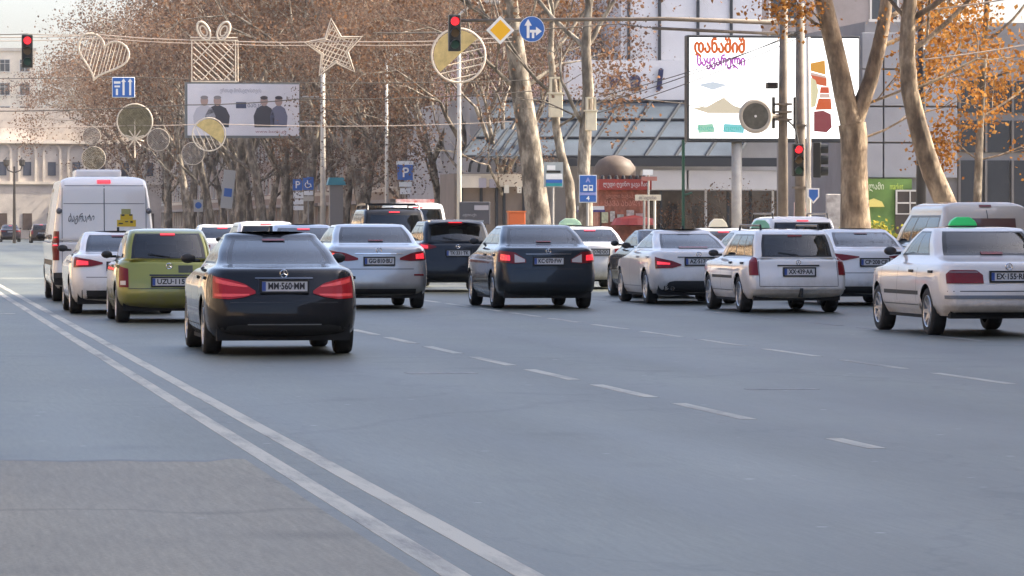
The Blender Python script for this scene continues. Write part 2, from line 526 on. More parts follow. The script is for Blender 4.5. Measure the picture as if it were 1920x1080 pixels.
# --- far end of the street: pale arcaded hall, tower block behind it
DH = 430.0
u0, z0 = fp(-160, 420, DH); u1, _ = fp(330, 420, DH)
hall = road_thing('arcaded_hall', 'sunlit cream arcaded hall closing the far end of the street', 'building', u0, DH)
hall.rotation_euler.z = A + R(16)
W_ = u1 - u0
CREAM = wall_mat('cream_stucco', (0.56, 0.50, 0.44)); CREAM2 = wall_mat('pale_stucco', (0.70, 0.62, 0.52))
_, zc = fp(60, 268, DH); _, zr = fp(60, 200, DH); _, zm = fp(60, 345, DH)
MB().box(0, W_, 0, 12, -0.05, zc).build('wall', CREAM, hall)
MB().box(-0.3, W_ + 0.3, -0.5, 12, zc + 0.002, zc + 0.35).build('cornice', CREAM2, hall)
MB().box(-0.1, W_ + 0.1, -0.22, 0.0, zm, zm + 0.3).build('string_course', CREAM2, hall)
MB().box(1.0, W_ - 1, 1.5, 14, zc + 0.36, zr).build('attic_storey', wall_mat('grey_beige_attic', (0.42, 0.37, 0.32)), hall)
fr_ = MB()
for i in range(12):
    a0 = math.pi * i / 12; a1 = math.pi * (i + 1) / 12
    cxp = fp(35, 0, DH)[0] - u0
    fr_.add([(cxp + 2.2 * math.cos(a0), 0.9, zc + 0.36 + 1.3 * math.sin(a0)), (cxp + 2.2 * math.cos(a1), 0.9, zc + 0.36 + 1.3 * math.sin(a1)), (cxp + 2.2 * math.cos(a1), 1.4, zc + 0.36 + 1.3 * math.sin(a1)), (cxp + 2.2 * math.cos(a0), 1.4, zc + 0.36 + 1.3 * math.sin(a0)), (cxp, 0.9, zc + 0.36)],
            [(0, 1, 2, 3), (0, 4, 1)])
fr_.build('pediment', CREAM, hall)
sp = 2.5
nb = int(W_ / sp)
arch = MB()
for k in range(13):
    a = math.pi * k / 12
    arch.v.append((1.0 * math.cos(a), -0.16, 3.0 + 1.0 * math.sin(a))); arch.v.append((0.78 * math.cos(a), -0.16, 3.0 + 0.78 * math.sin(a)))
for k in range(12):
    arch.f.append((2 * k, 2 * k + 1, 2 * k + 3, 2 * k + 2))
arch.box(0.78, 1.0, -0.16, 0.0, 0, 3.0).box(-1.0, -0.78, -0.16, 0.0, 0, 3.0)
arch_me = arch.mesh('arch', CREAM2)
pane_me = MB().box(-0.42, 0.42, -0.06, 0.0, 0.6, 2.0).mesh('arch_window', mat('blue_dark_pane', (0.07, 0.08, 0.11), 0.15))
door_me = MB().box(-0.5, 0.5, -0.06, 0.0, 0.3, 2.0).mesh('ground_window', mat('brown_dark_pane', (0.10, 0.07, 0.06), 0.3))
for i in range(nb):
    x = (i + 0.5) * W_ / nb
    o = link('arch', arch_me, hall); o.location = (x, 0, zm + 0.3)
    o = link('arch_window', pane_me, hall); o.location = (x, 0, zm + 0.3)
    o = link('ground_window', door_me, hall); o.location = (x, 0, 0.6)

DT = 540.0
u0, _ = fp(-160, 420, DT); u1, _ = fp(66, 420, DT); _, zt = fp(0, 96, DT)
tower = road_thing('tower_block', 'cream tower block rising behind the arcaded hall', 'building', u0, DT)
MB().box(0, u1 - u0, 0, 14, 0, zt).build('wall', wall_mat('cream_panel', (0.66, 0.58, 0.46)), tower)
MB().box(-0.2, u1 - u0 + 0.2, -0.2, 14.2, zt + 0.002, zt + 0.4).build('parapet', STONE, tower)
for f in range(7):
    for i in range(6):
        window(tower, (i + 0.5) * (u1 - u0) / 6, 0, zt - 2.6 - f * 3.0, 1.2, 1.5, 0)

# --- right side terrace behind the plane trees, receding to the left of the picture
specs = [(205, 246, 15, (0.25, 0.215, 0.205), 'dusty pink-grey terrace house behind the parking signs', 5),
         (247, 292, 17, (0.27, 0.215, 0.19), 'mauve-grey terrace house behind the left hoarding', 5),
         (293, 345, 14, (0.30, 0.24, 0.19), 'tan terrace house behind the far plane trees', 4),
         (346, 640, 18, (0.25, 0.19, 0.155), 'brown terrace house farthest along the right pavement', 5)]
for (d0, d1, H, c, lab, fl) in specs:
    block('terrace_building', lab, 36.5, 52, d0, d1, H, wall_mat(lab[:14], c), fl, int((d1 - d0) / 4.2), 3)
    MB().box(-1.4, -0.002, 1.0, (d1 - d0) - 1, 3.0, 3.25).build('awning', mat('awning_grey', (0.30, 0.27, 0.25), 0.8), bpy.data.objects[-1] if False else [o for o in bpy.data.objects if o.get('label') == lab][0])

# --- glass-roofed mall on the corner past the junction
DM = 176.0
MG = wall_mat('mall_grey', (0.34, 0.335, 0.34)); MW = wall_mat('mall_white', (0.46, 0.46, 0.47), var=0.06)
DARKM = mat('dark_steel', (0.045, 0.05, 0.058), 0.8, spec=0.1)
u0, _ = fp(905, 420, DM); u1, _ = fp(1640, 420, DM)
mall = road_thing('shopping_mall', 'grey corner mall with sloping glass roof behind the LED screen', 'building', u0, DM)
X = lambda px, d=DM: fp(px, 0, d)[0] - u0
Z = lambda py, d=DM, px=1200: fp(px, py, d)[1]
MB().box(0, u1 - u0, 4.0, 26, -0.05, Z(178)).build('wall', MG, mall)
MB().box(X(1085), u1 - u0, 3.0, 4.0 - 0.003, Z(183), Z(108)).build('sign_band', wall_mat('band_white', (0.66, 0.65, 0.66), var=0.05), mall)
MB().box(X(1225), X(1500), 8.0, 24, Z(178) + 0.002, Z(-60)).build('upper_storey', wall_mat('upper_grey', (0.50, 0.50, 0.52), var=0.06), mall)
for px in (1240, 1300, 1375, 1440):
    MB().box(X(px) - 0.06, X(px) + 0.06, 7.9, 8.0 - 0.003, Z(178), Z(-60)).build('fin', DARKM, mall)
NAVY = mat('navy_letter', (0.015, 0.02, 0.08), 0.4)
for ch, px, sz in (('v', 1172, 1.3), ('a', 1212, 1.3), ('l', 1258, 1.3)):
    text('letter', ch, sz, NAVY, mall, (X(px), 2.90, Z(147)), depth=0.06, heavy=0.05, shear=0.12)
PANE = mat('roof_glass', (0.075, 0.092, 0.11), 0.3, spec=0.35, var=0.3, scale=0.5)
tops = list(range(960, 1500, 57))
zt_, zb_ = Z(186), Z(294)
for i, px in enumerate(tops):
    xt, xb = X(px), X(px - 98)
    MB().tube([(xt, 2.95, zt_), (xb, -0.6, zb_)], 0.075, 6).build('rafter', DARKM, mall)
    if i:
        xp, xq = X(tops[i - 1]), X(tops[i - 1] - 98)
        nrow = 3
        for r in range(nrow):
            f0, f1 = r / nrow + 0.004, (r + 1) / nrow - 0.004
            pt = lambda xa, xb_, f: (xa + (xb_ - xa) * f, 3.0 - 3.6 * f, zt_ + (zb_ - zt_) * f - 0.03)
            MB().quad(pt(xp, xq, f1), pt(xt, xb, f1), pt(xt, xb, f0), pt(xp, xq, f0)).build('pane', PANE, mall)
for f in (0.0, 0.333, 0.667, 1.0):
    y = 2.95 - 3.55 * f; z = zt_ + (zb_ - zt_) * f
    MB().tube([(X(tops[0]) - 2.2 * f, y, z), (X(tops[-1]) - 2.2 * f, y, z)], 0.06, 6).build('purlin', DARKM, mall)
MB().box(X(1060), u1 - u0 - 0.5, -0.7, -0.2, Z(312), Z(296)).build('gutter', DARKM, mall)
for a, b in ((1288, 1372), (1376, 1462), (1466, 1545), (1200, 1284)):   # white fascia panels
    o = MB().box(X(a), X(b), -0.4, 0.1, Z(356), Z(319)).build('fascia_panel', MW, mall); bevel(o, 0.02, 1)
SHOP = glass_mat('shop_glass', (0.35, 0.33, 0.30))
sh = list(range(1200, 1620, 42))
for i, px in enumerate(sh):
    MB().box(X(px) - 0.05, X(px) + 0.05, 0.3, 0.42, 0.1, Z(357)).build('mullion', DARKM if i % 3 else MW, mall)
    if i:
        MB().quad((X(sh[i - 1]) + 0.05, 0.36, 0.1), (X(px) - 0.05, 0.36, 0.1), (X(px) - 0.05, 0.36, Z(357)), (X(sh[i - 1]) + 0.05, 0.36, Z(357))).build('shop_pane', SHOP, mall)
rs = random.Random(12)
for i in range(26):
    pxa = 1198 + i * 15.5 + rs.uniform(-4, 4); w_ = rs.uniform(6, 15); zb0 = rs.uniform(0.15, 1.5); hh = rs.uniform(0.4, 1.5)
    cc = rs.choice([(0.05, 0.045, 0.04), (0.30, 0.25, 0.2), (0.5, 0.47, 0.42), (0.28, 0.07, 0.05), (0.08, 0.1, 0.16), (0.2, 0.16, 0.12)])
    MB().box(X(pxa), X(pxa + w_), 0.75 + 0.06 * i, 0.80 + 0.06 * i, zb0, min(zb0 + hh, Z(360))).build('display_panel', mat('display%d' % int(cc[0] * 100), cc, 0.6, var=0.4, scale=5), mall)
MB().box(X(1190), X(1600), 3.5, 3.99, 0, Z(357)).build('shop_interior', wall_mat('shop_inner', (0.16, 0.135, 0.11), var=0.5, scale=1.5), mall)

# --- low shop left of the mall with its own curved glass canopy
DL = 170.0
u0l, _ = fp(855, 420, DL); u1l, _ = fp(1010, 420, DL)
shop = road_thing('corner_shop', 'low shop with cream fascia behind the big leaning plane trunk', 'building', u0l, DL)
X = lambda px, d=DL: fp(px, 0, d)[0] - u0l
Z = lambda py, d=DL, px=930: fp(px, py, d)[1]
MB().box(0, u1l - u0l, 0.5, 5, -0.05, Z(325)).build('wall', wall_mat('shop_brown', (0.22, 0.18, 0.15)), shop)
MB().box(X(868), X(985), 0.1, 0.5 - 0.003, Z(350), Z(326)).build('fascia', wall_mat('cream_fascia', (0.56, 0.50, 0.40)), shop)
MB().box(X(866), X(902), 0.03, 0.1 - 0.003, Z(352), Z(330)).build('sign_panel', wall_mat('cream_panel2', (0.68, 0.62, 0.52)), shop)
for px, py0, py1, w in ((905, 352, 334, 14), (924, 352, 336, 12), (950, 362, 347, 9), (974, 362, 350, 8)):
    MB().box(X(px - w / 2), X(px + w / 2), 0.02, 0.098, Z(py0), Z(py1)).build('poster', wall_mat('poster_grey' + str(px), (0.35, 0.34, 0.40) if px < 940 else (0.6, 0.58, 0.5)), shop)
for px in (868, 905, 934, 948, 985):
    MB().box(X(px) - 0.05, X(px) + 0.05, 0.35, 0.5 - 0.004, 0.1, Z(352)).build('post', DARKM, shop)
for i in range(6):
    x0, x1 = X(878 + i * 17), X(945 + i * 17)
    pts = [(x0, -0.3, Z(322)), (x0 + 0.02, -0.5, Z(308)), (x0 + 0.15, -0.5, Z(299)), (x0 + 0.4, -0.3, Z(292)), (x1, 1.5, Z(240))]
    MB().tube(pts, 0.06, 6).build('canopy_rib', DARKM, shop)
    if i:
        xa, xb = X(878 + (i - 1) * 17), X(945 + (i - 1) * 17)
        MB().quad((xa + 0.4, -0.25, Z(293)), (x0 + 0.4, -0.25, Z(293)), (x1, 1.5, Z(241)), (xb, 1.5, Z(241))).build('canopy_pane', PANE, shop)

DP = 206.0
u0p, _ = fp(835, 420, DP); u1p, _ = fp(1130, 420, DP)
pink = road_thing('pink_house', 'pale pink house with a tall brown window behind the lamp post', 'building', u0p, DP)
X = lambda px, d=DP: fp(px, 0, d)[0] - u0p
Z = lambda py, d=DP, px=900: fp(px, py, d)[1]
MB().box(0, u1p - u0p, 0, 4.5, -0.05, Z(40)).build('wall', wall_mat('pink_render', (0.62, 0.45, 0.45)), pink)
for px in (882, 960, 1040):
    for (pa, pb) in ((300, 235), (205, 140)):
        o = MB().box(X(px - 14), X(px + 14), -0.06, 0.0, Z(pa), Z(pb)).build('window', mat('brown_window', (0.11, 0.09, 0.075), 0.25), pink)
        for q in (-15, 13):
            MB().box(X(px + q), X(px + q + 2), -0.1, -0.063, Z(pa), Z(pb)).build('frame', WFR, o)
MB().box(0, u1p - u0p, -0.15, -0.004, Z(316), Z(308)).build('string_course', STONE, pink)

# --- grey block with the green shopfront, right of the forked tree
DG = 150.0
u0g, _ = fp(1628, 420, DG); u1g, _ = fp(2120, 420, DG)
gb = road_thing('grey_block', 'pale grey panel block above the green shopfront', 'building', u0g, DG)
X = lambda px, d=DG: fp(px, 0, d)[0] - u0g
Z = lambda py, d=DG, px=1700: fp(px, py, d)[1]
MB().box(0, u1g - u0g, 0.6, 16, -0.05, Z(40)).build('wall', wall_mat('panel_back', (0.24, 0.23, 0.23)), gb)
cells = [(1620, 1660), (1662, 1726), (1728, 1800)]
for (a, b) in cells:
    for (pa, pb) in ((333, 268), (266, 200), (198, 130), (128, 60)):
        o = MB().box(X(a), X(b - 1), 0.35, 0.6 - 0.003, Z(pa), Z(pb + 1)).build('panel', wall_mat('panel_grey', (0.30, 0.295, 0.31), var=0.08), gb)
        bevel(o, 0.015, 1)
GRN = wall_mat('shop_green', (0.13, 0.225, 0.055), var=0.3)
MB().box(X(1612), X(1712), 0.2, 0.6 - 0.004, 0.1, Z(335)).build('green_shopfront', GRN, gb)
YEL = mat('pale_sign_paint', (0.75, 0.78, 0.55), 0.5)
text('shop_lettering', 'ალამი', 0.34, YEL, gb, (X(1642), 0.17, Z(350)), width=0.68)
text('shop_lettering', 'market', 0.34, mat('lime_sign', (0.6, 0.72, 0.12), 0.5), gb, (X(1683), 0.17, Z(350)), width=0.5)
MB().prism([(X(1618), Z(388)), (X(1660), Z(388)), (X(1655), Z(378)), (X(1640), Z(372)), (X(1624), Z(378))], 0.12, 0.196).build('yellow_sign', mat('yellow_board', (0.72, 0.60, 0.16), 0.5), gb)
MB().box(X(1680), X(1728), 0.1, 0.35, 0.1, Z(357)).build('shop_window', mat('shop_dark', (0.06, 0.05, 0.045), 0.15), gb)
for (a, b, c0, c1) in ((1680, 1728, 359, 356), (1680, 1683, 400, 359), (1680, 1728, 382, 379), (1680, 1728, 402, 400), (1706, 1708, 400, 359)):
    MB().box(X(a), X(b), 0.04, 0.098, Z(c0), Z(c1)).build('window_bar', WFR, gb)
for i in range(5):
    for (pa, pb) in ((392, 300), (285, 225), (210, 150)):
        MB().box(X(1806 + i * 50), X(1848 + i * 50), 0.45, 0.6 - 0.004, Z(pa), Z(pb)).build('window', WGL, gb)
        MB().box(X(1802 + i * 50), X(1806 + i * 50), 0.38, 0.6 - 0.005, Z(pa), Z(pb)).build('pier', wall_mat('pier_grey', (0.15, 0.135, 0.125)), gb)

# ================================================================ TREES
def bark_mat(name, dark, mid, pale):
    m = bpy.data.materials.new(name); m.use_nodes = True
    nt = m.node_tree; N = nt.nodes; Lk = nt.links.new
    b = N['Principled BSDF']; b.inputs['Roughness'].default_value = 0.85
    tc = N.new('ShaderNodeTexCoord')
    mp = N.new('ShaderNodeMapping'); mp.inputs['Scale'].default_value = (1, 1, 0.45)
    Lk(tc.outputs['Object'], mp.inputs['Vector'])
    n1 = N.new('ShaderNodeTexNoise'); n1.inputs['Scale'].default_value = 3.2; n1.inputs['Detail'].default_value = 5
    n2 = N.new('ShaderNodeTexNoise'); n2.inputs['Scale'].default_value = 14; n2.inputs['Detail'].default_value = 4
    Lk(mp.outputs[0], n1.inputs['Vector']); Lk(mp.outputs[0], n2.inputs['Vector'])
    cr = N.new('ShaderNodeValToRGB')
    e = cr.color_ramp.elements
    e[0].position = 0.36; e[0].color = (*dark, 1)
    e[1].position = 0.62; e[1].color = (*pale, 1)
    q = cr.color_ramp.elements.new(0.50); q.color = (*mid, 1)
    Lk(n1.outputs['Fac'], cr.inputs['Fac'])
    mul = N.new('ShaderNodeMix'); mul.data_type = 'RGBA'; mul.blend_type = 'MULTIPLY'; mul.inputs[0].default_value = 0.6
    mr = N.new('ShaderNodeMapRange'); mr.inputs['From Min'].default_value = 0.3; mr.inputs['From Max'].default_value = 0.7; mr.inputs['To Min'].default_value = 0.55; mr.inputs['To Max'].default_value = 1.3
    Lk(n2.outputs['Fac'], mr.inputs['Value']); Lk(cr.outputs[0], mul.inputs[6]); Lk(mr.outputs[0], mul.inputs[7])
    Lk(mul.outputs[2], b.inputs['Base Color'])
    bp = N.new('ShaderNodeBump'); bp.inputs['Strength'].default_value = 0.6; bp.inputs['Distance'].default_value = 0.04
    Lk(n2.outputs['Fac'], bp.inputs['Height']); Lk(bp.outputs[0], b.inputs['Normal'])
    return m
def leaf_mat(name, cols):
    m = bpy.data.materials.new(name); m.use_nodes = True
    nt = m.node_tree; N = nt.nodes; Lk = nt.links.new
    N.clear()
    out = N.new('ShaderNodeOutputMaterial')
    g = N.new('ShaderNodeNewGeometry')
    cr = N.new('ShaderNodeValToRGB'); cr.color_ramp.interpolation = 'LINEAR'
    e = cr.color_ramp.elements
    e[0].position = 0; e[0].color = (*cols[0], 1)
    e[1].position = 1; e[1].color = (*cols[-1], 1)
    for i, c in enumerate(cols[1:-1]):
        q = e.new((i + 1) / (len(cols) - 1)); q.color = (*c, 1)
    Lk(g.outputs['Random Per Island'], cr.inputs['Fac'])
    df = N.new('ShaderNodeBsdfDiffuse'); tr = N.new('ShaderNodeBsdfTranslucent')
    mx = N.new('ShaderNodeMixShader'); mx.inputs[0].default_value = 0.35
    Lk(cr.outputs[0], df.inputs[0]); Lk(cr.outputs[0], tr.inputs[0])
    Lk(df.outputs[0], mx.inputs[1]); Lk(tr.outputs[0], mx.inputs[2]); Lk(mx.outputs[0], out.inputs[0])
    return m
BARK = bark_mat('plane_bark', (0.085, 0.068, 0.050), (0.17, 0.14, 0.105), (0.36, 0.31, 0.24))
BARKD = bark_mat('dark_bark', (0.10, 0.072, 0.048), (0.20, 0.145, 0.095), (0.32, 0.245, 0.165))
LEAF_BROWN = leaf_mat('brown_leaves', [(0.085, 0.055, 0.042), (0.125, 0.082, 0.062), (0.165, 0.115, 0.09), (0.15, 0.082, 0.05)])
LEAF_RUST = leaf_mat('rust_leaves', [(0.11, 0.06, 0.038), (0.175, 0.095, 0.055), (0.21, 0.145, 0.105), (0.21, 0.10, 0.045)])
LEAF_GOLD = leaf_mat('gold_leaves', [(0.19, 0.075, 0.022), (0.31, 0.135, 0.035), (0.36, 0.19, 0.06), (0.42, 0.18, 0.04)])

def rot_about(v, axis, ang):
    return Matrix.Rotation(ang, 3, axis) @ v
def grow(rng, branches, tips, p, d, length, rad, depth, maxd, droop=0.0, spread=0.75):
    nseg = 4 if depth < 2 else (3 if depth < 6 else 2)
    pts = [p.copy()]; rads = [rad]
    end = rad * (0.62 if depth < maxd else 0.3)
    for i in range(nseg):
        j = Vector((rng.uniform(-1, 1), rng.uniform(-1, 1), rng.uniform(-0.6, 0.8))) * 0.16
        up = 0.06 if depth < 3 else -droop
        d = (d + j + Vector((0, 0, up))).normalized()
        p = p + d * length / nseg
        pts.append(p.copy()); rads.append(rad + (end - rad) * (i + 1) / nseg)
    branches.append((pts, rads, depth))
    if depth >= maxd - 1:
        for q in pts[1:]:
            tips.append((q.copy(), d.copy()))
    if depth >= maxd:
        return
    n = 3 if depth < 3 else rng.choice([2, 3])
    for k in range(n):
        ax = d.orthogonal().normalized()
        ax = rot_about(ax, d, rng.uniform(0, 2 * math.pi))
        nd = rot_about(d, ax, rng.uniform(0.3, spread))
        start = pts[-1] if k < 2 else pts[rng.choice([1, 2, -2])]
        grow(rng, branches, tips, start, nd, length * rng.uniform(0.62, 0.82), end * rng.uniform(0.62, 0.85), depth + 1, maxd, droop, spread)
def branch_mesh(branches, name, material):
    mb = MB()
    for pts, rads, depth in branches:
        mb.tube(pts, rads, (10, 8, 6, 4, 3, 3, 3)[min(depth, 6)], cap=False)
    return mb.mesh(name, material, True)
def leaf_mesh(rng, tips, count, size, jit, name, material, zcut=None):
    r = np.random.RandomState(rng.randint(0, 10 ** 6))
    T = np.array([t[0] for t in tips])
    # leaves hang in clumps: some twig ends carry many, others none
    wgt = r.gamma(0.7, 1.0, len(T)); wgt /= wgt.sum()
    idx = r.choice(len(T), count, p=wgt)
    C = T[idx] + r.normal(0, jit, (count, 3)) + np.array([0, 0, -0.1])
    s = size * r.uniform(0.5, 1.25, (count, 1))
    a = r.normal(0, 1, (count, 3)); a /= np.linalg.norm(a, axis=1, keepdims=True)
    b = np.cross(a, r.normal(0, 1, (count, 3))); b /= np.linalg.norm(b, axis=1, keepdims=True)
    n = np.cross(a, b)
    # a leaf: two folded halves, pointed tip
    P = [C - a * s * 0.55, C + b * s * 0.42 + n * s * 0.12, C + a * s * 0.6, C - b * s * 0.42 + n * s * 0.12]
    V = np.stack(P, 1).reshape(-1, 3)
    me = bpy.data.meshes.new(name)
    me.vertices.add(len(V)); me.vertices.foreach_set('co', V.ravel())
    base = np.arange(count)[:, None] * 4
    tri = np.concatenate([base + np.array([[0, 1, 2]]), base + np.array([[0, 2, 3]])], 1).reshape(-1, 3)
    me.loops.add(tri.size); me.loops.foreach_set('vertex_index', tri.ravel().astype(np.int32))
    me.polygons.add(len(tri))
    me.polygons.foreach_set('loop_start', np.arange(len(tri), dtype=np.int32) * 3)
    me.polygons.foreach_set('loop_total', np.full(len(tri), 3, dtype=np.int32))
    me.materials.append(material)
    me.update(calc_edges=True)
    return me

def tree_parts(seed, trunk, radii, limbs, maxd, leaves, lsize, jit, bark, leafm, droop=0.05, spread=0.75):
    """trunk: points; limbs: list of (start index or point, direction, length, radius)"""
    rng = random.Random(seed)
    tb_, br, tips = [], [], []
    tb_.append(([Vector(p) for p in trunk], radii, 0))
    for st, dr, ln, rd in limbs:
        s = Vector(trunk[st]) if isinstance(st, int) else Vector(st)
        grow(rng, br, tips, s, Vector(dr).normalized(), ln, rd, 1, maxd, droop, spread)
    tm = branch_mesh(tb_, 'trunk', bark)
    bm = branch_mesh(br, 'branches', bark)
    cm = leaf_mesh(rng, tips, leaves, lsize, jit, 'crown', leafm)
    return tm, bm, cm
def plant(name, label, u, d, parts, rz=0.0, sc=1.0, group=None, z=0.14):
    t = thing(name, label, 'tree', RU(u, d, z), A + rz, group)
    t.scale = (sc, sc, sc)
    for n, me in zip(('trunk', 'branches', 'crown'), parts):
        link(n, me, t)
    return t

# generic plane trees of the far row
GEN = []
for k, (lean, lm, nl) in enumerate([((0.5, -0.4), LEAF_BROWN, 9500), ((-0.9, 0.5), LEAF_RUST, 9000), ((-1.2, -0.6), LEAF_BROWN, 9500), ((0.1, 0.7), LEAF_RUST, 9000)]):
    rng = random.Random(100 + k)
    h = 5.2 + 0.7 * k
    tr_ = [(0, 0, -0.2), (lean[0] * 0.15, lean[1] * 0.15, h * 0.33), (lean[0] * 0.5, lean[1] * 0.5, h * 0.66), (lean[0], lean[1], h)]
    lb = []
    for i in range(4):
        an = i * math.pi / 2 + rng.uniform(-0.4, 0.4)
        lb.append((3, (math.cos(an) * 0.62 + lean[0] * 0.15, math.sin(an) * 0.62, 1.0), 5.0, 0.19))
    lb.append((2, (math.cos(k * 2), math.sin(k * 2), 0.7), 4.0, 0.12))
    GEN.append(tree_parts(200 + k, tr_, [0.36, 0.31, 0.28, 0.25], lb, 6, nl, 0.17, 0.5, BARK, lm))
rng = random.Random(7)
k = 0
row = [(24.2, d) for d in (172, 181, 190, 199, 208, 218, 228, 238, 249, 260, 272, 285, 299, 314, 330, 348, 368, 390)] + \
      [(30.5, d) for d in (186, 204, 223, 243, 265, 290, 318, 350, 385, 420, 460)] + [(24.2, d) for d in (415, 445, 480, 520)] + [(27.4, d) for d in (236, 256, 278, 303, 333, 362)]
for u, d in row:
    near = d < 232
    lab = ('brown-leaved plane tree in the row between the lamp post and the parking signs' if near else
           'distant brown plane tree in the hazy mass left of the parking signs')
    plant('plane_tree', lab, u + (1.6 if near else 0) + rng.uniform(-0.8, 0.8), d + rng.uniform(-1.5, 1.5), GEN[k % 4], rng.uniform(0, 6.28), (rng.uniform(0.62, 0.74) if near else rng.uniform(0.9, 1.15)),
          'near plane tree row' if near else 'far plane tree row')
    k += 1

# --- single trees in front
def P2(px, py, d, u0, d0):
    """offset of a pixel on the cross plane d from a tree base, in the tree's own axes"""
    u, z = fp(px, py, d)
    return (u - u0, d - d0, z - 0.14)
# large mottled plane with a leaning trunk, right of the round ornament
D1 = 152.0; U1 = fp(1012, 420, D1)[0]
q = lambda px, py: P2(px, py, D1, U1, D1)
tr_ = [(0.05, 0, -0.2), q(1008, 400), q(1000, 330), q(990, 250), q(977, 170), q(965, 80), q(955, 0), q(950, -60)]
parts = tree_parts(31, tr_, [0.52, 0.46, 0.43, 0.40, 0.38, 0.34, 0.30, 0.26],
                   [(5, (-1, 0.2, 0.9), 4.0, 0.14), (5, (1, -0.3, 1.0), 2.2, 0.12), (6, (-0.8, -0.6, 0.9), 4.2, 0.16), (6, (0.9, 0.5, 1.1), 2.4, 0.15), (7, (-0.3, 0.4, 1), 4.6, 0.2), (7, (0.5, -0.2, 1), 4.4, 0.2), (4, (1, 0.5, 0.5), 2.0, 0.09), (4, (-1, -0.3, 0.4), 2.6, 0.09)],
                   6, 8500, 0.16, 0.45, BARK, LEAF_RUST, 0.08)
plant('plane_tree', 'thick mottled plane trunk leaning left beneath the yellow diamond sign', U1, D1, parts)
# pale slender plane with a bent trunk
D2 = 144.0; U2 = fp(1098, 420, D2)[0]
q = lambda px, py: P2(px, py, D2, U2, D2)
tr_ = [(0, 0, -0.2), q(1098, 380), q(1094, 320), q(1098, 240), q(1103, 170), q(1098, 90), q(1104, 10)]
parts = tree_parts(37, tr_, [0.27, 0.25, 0.23, 0.22, 0.2, 0.17, 0.13],
                   [(3, (-0.8, -0.1, 0.9), 1.9, 0.08), (5, (0.9, 0.3, 1.0), 2.0, 0.1), (5, (-0.9, 0.3, 0.7), 3.4, 0.1), (6, (0.4, 0.3, 1), 4, 0.12), (6, (-0.4, -0.3, 1), 4, 0.12)],
                   6, 900, 0.13, 0.4, BARK, LEAF_RUST, 0.04, 0.85)
plant('plane_tree', 'slender pale plane tree with bare twigs behind the blue bus sign', U2, D2, parts)
# thin curved trunk with the cream box
D3 = 147.0; U3 = fp(1072, 420, D3)[0]
q = lambda px, py: P2(px, py, D3, U3, D3)
tr_ = [(0, 0, -0.2), q(1070, 390), q(1068, 345), q(1052, 290), q(1043, 240), q(1040, 180), q(1032, 100), q(1036, 20)]
parts = tree_parts(41, tr_, [0.2, 0.18, 0.17, 0.16, 0.15, 0.14, 0.11, 0.09],
                   [(5, (-0.9, 0.2, 0.8), 3.0, 0.07), (6, (0.9, 0.3, 0.8), 3.0, 0.07), (7, (-0.4, -0.4, 1), 3.4, 0.08), (7, (0.5, 0.2, 1), 3.4, 0.08), (4, (0.9, -0.2, 0.6), 1.3, 0.05)],
                   6, 900, 0.14, 0.4, BARK, LEAF_RUST, 0.06, 0.85)
plant('plane_tree', 'thin bent plane tree carrying a cream box by the bus stop sign', U3, D3, parts)
# forked tree right of the LED screen
D4 = 105.0; U4 = fp(1602, 420, D4)[0]
q = lambda px, py: P2(px, py, D4, U4, D4)
tr_ = [(0.04, 0, -0.2), q(1604, 425), q(1602, 370), q(1601, 300), q(1601, 262), q(1597, 232)]
left = [q(1597, 232), q(1583, 180), q(1571, 120), q(1557, 60), q(1543, 0), q(1530, -60)]
right = [q(1597, 240), q(1613, 200), q(1632, 150), q(1647, 90), q(1657, 40), q(1664, -20), q(1668, -70)]
rngt = random.Random(50)
tb_ = [([Vector(p) for p in tr_], [0.46, 0.40, 0.36, 0.34, 0.35, 0.36], 0),
       ([Vector(p) for p in left], [0.30, 0.27, 0.25, 0.24, 0.23, 0.2], 0), ([Vector(p) for p in right], [0.25, 0.22, 0.2, 0.185, 0.17, 0.16, 0.14], 0)]
br, tips = [], []
for s, dr, ln, rd in [(left[4], (-0.6, 0.3, 1.0), 2.4, 0.07), (left[5], (-0.6, 0.3, 1), 3.2, 0.13), (left[4], (-1, 0.2, 0.15), 1.5, 0.06), (left[3], (-1, -0.3, 0.55), 1.0, 0.05), (left[4], (1, 0.3, 0.3), 1.2, 0.05), (left[5], (0.5, -0.4, 1), 3.2, 0.13), 
                      (right[3], (1, 0.1, 0.5), 2.4, 0.06), (right[4], (0.9, 0.5, 0.5), 2.6, 0.07), (right[6], (0.5, 0.2, 1), 3, 0.1), (right[6], (-0.5, -0.2, 1), 3, 0.1), (right[5], (-0.9, 0.2, 0.4), 2.2, 0.06),
                      (right[1], (1, -0.2, 0.25), 1.8, 0.04), (tr_[4], (1, 0.2, 0.2), 1.7, 0.035)]:
    grow(rngt, br, tips, Vector(s), Vector(dr).normalized(), ln, rd, 1, 4, 0.03, 0.75)
parts = (branch_mesh(tb_, 'trunk', BARKD), branch_mesh(br, 'branches', BARKD), leaf_mesh(rngt, tips, 8500, 0.12, 0.28, 'crown', LEAF_GOLD))
plant('plane_tree', 'brown forked tree splitting into a wide V beside the LED screen', U4, D4, parts)
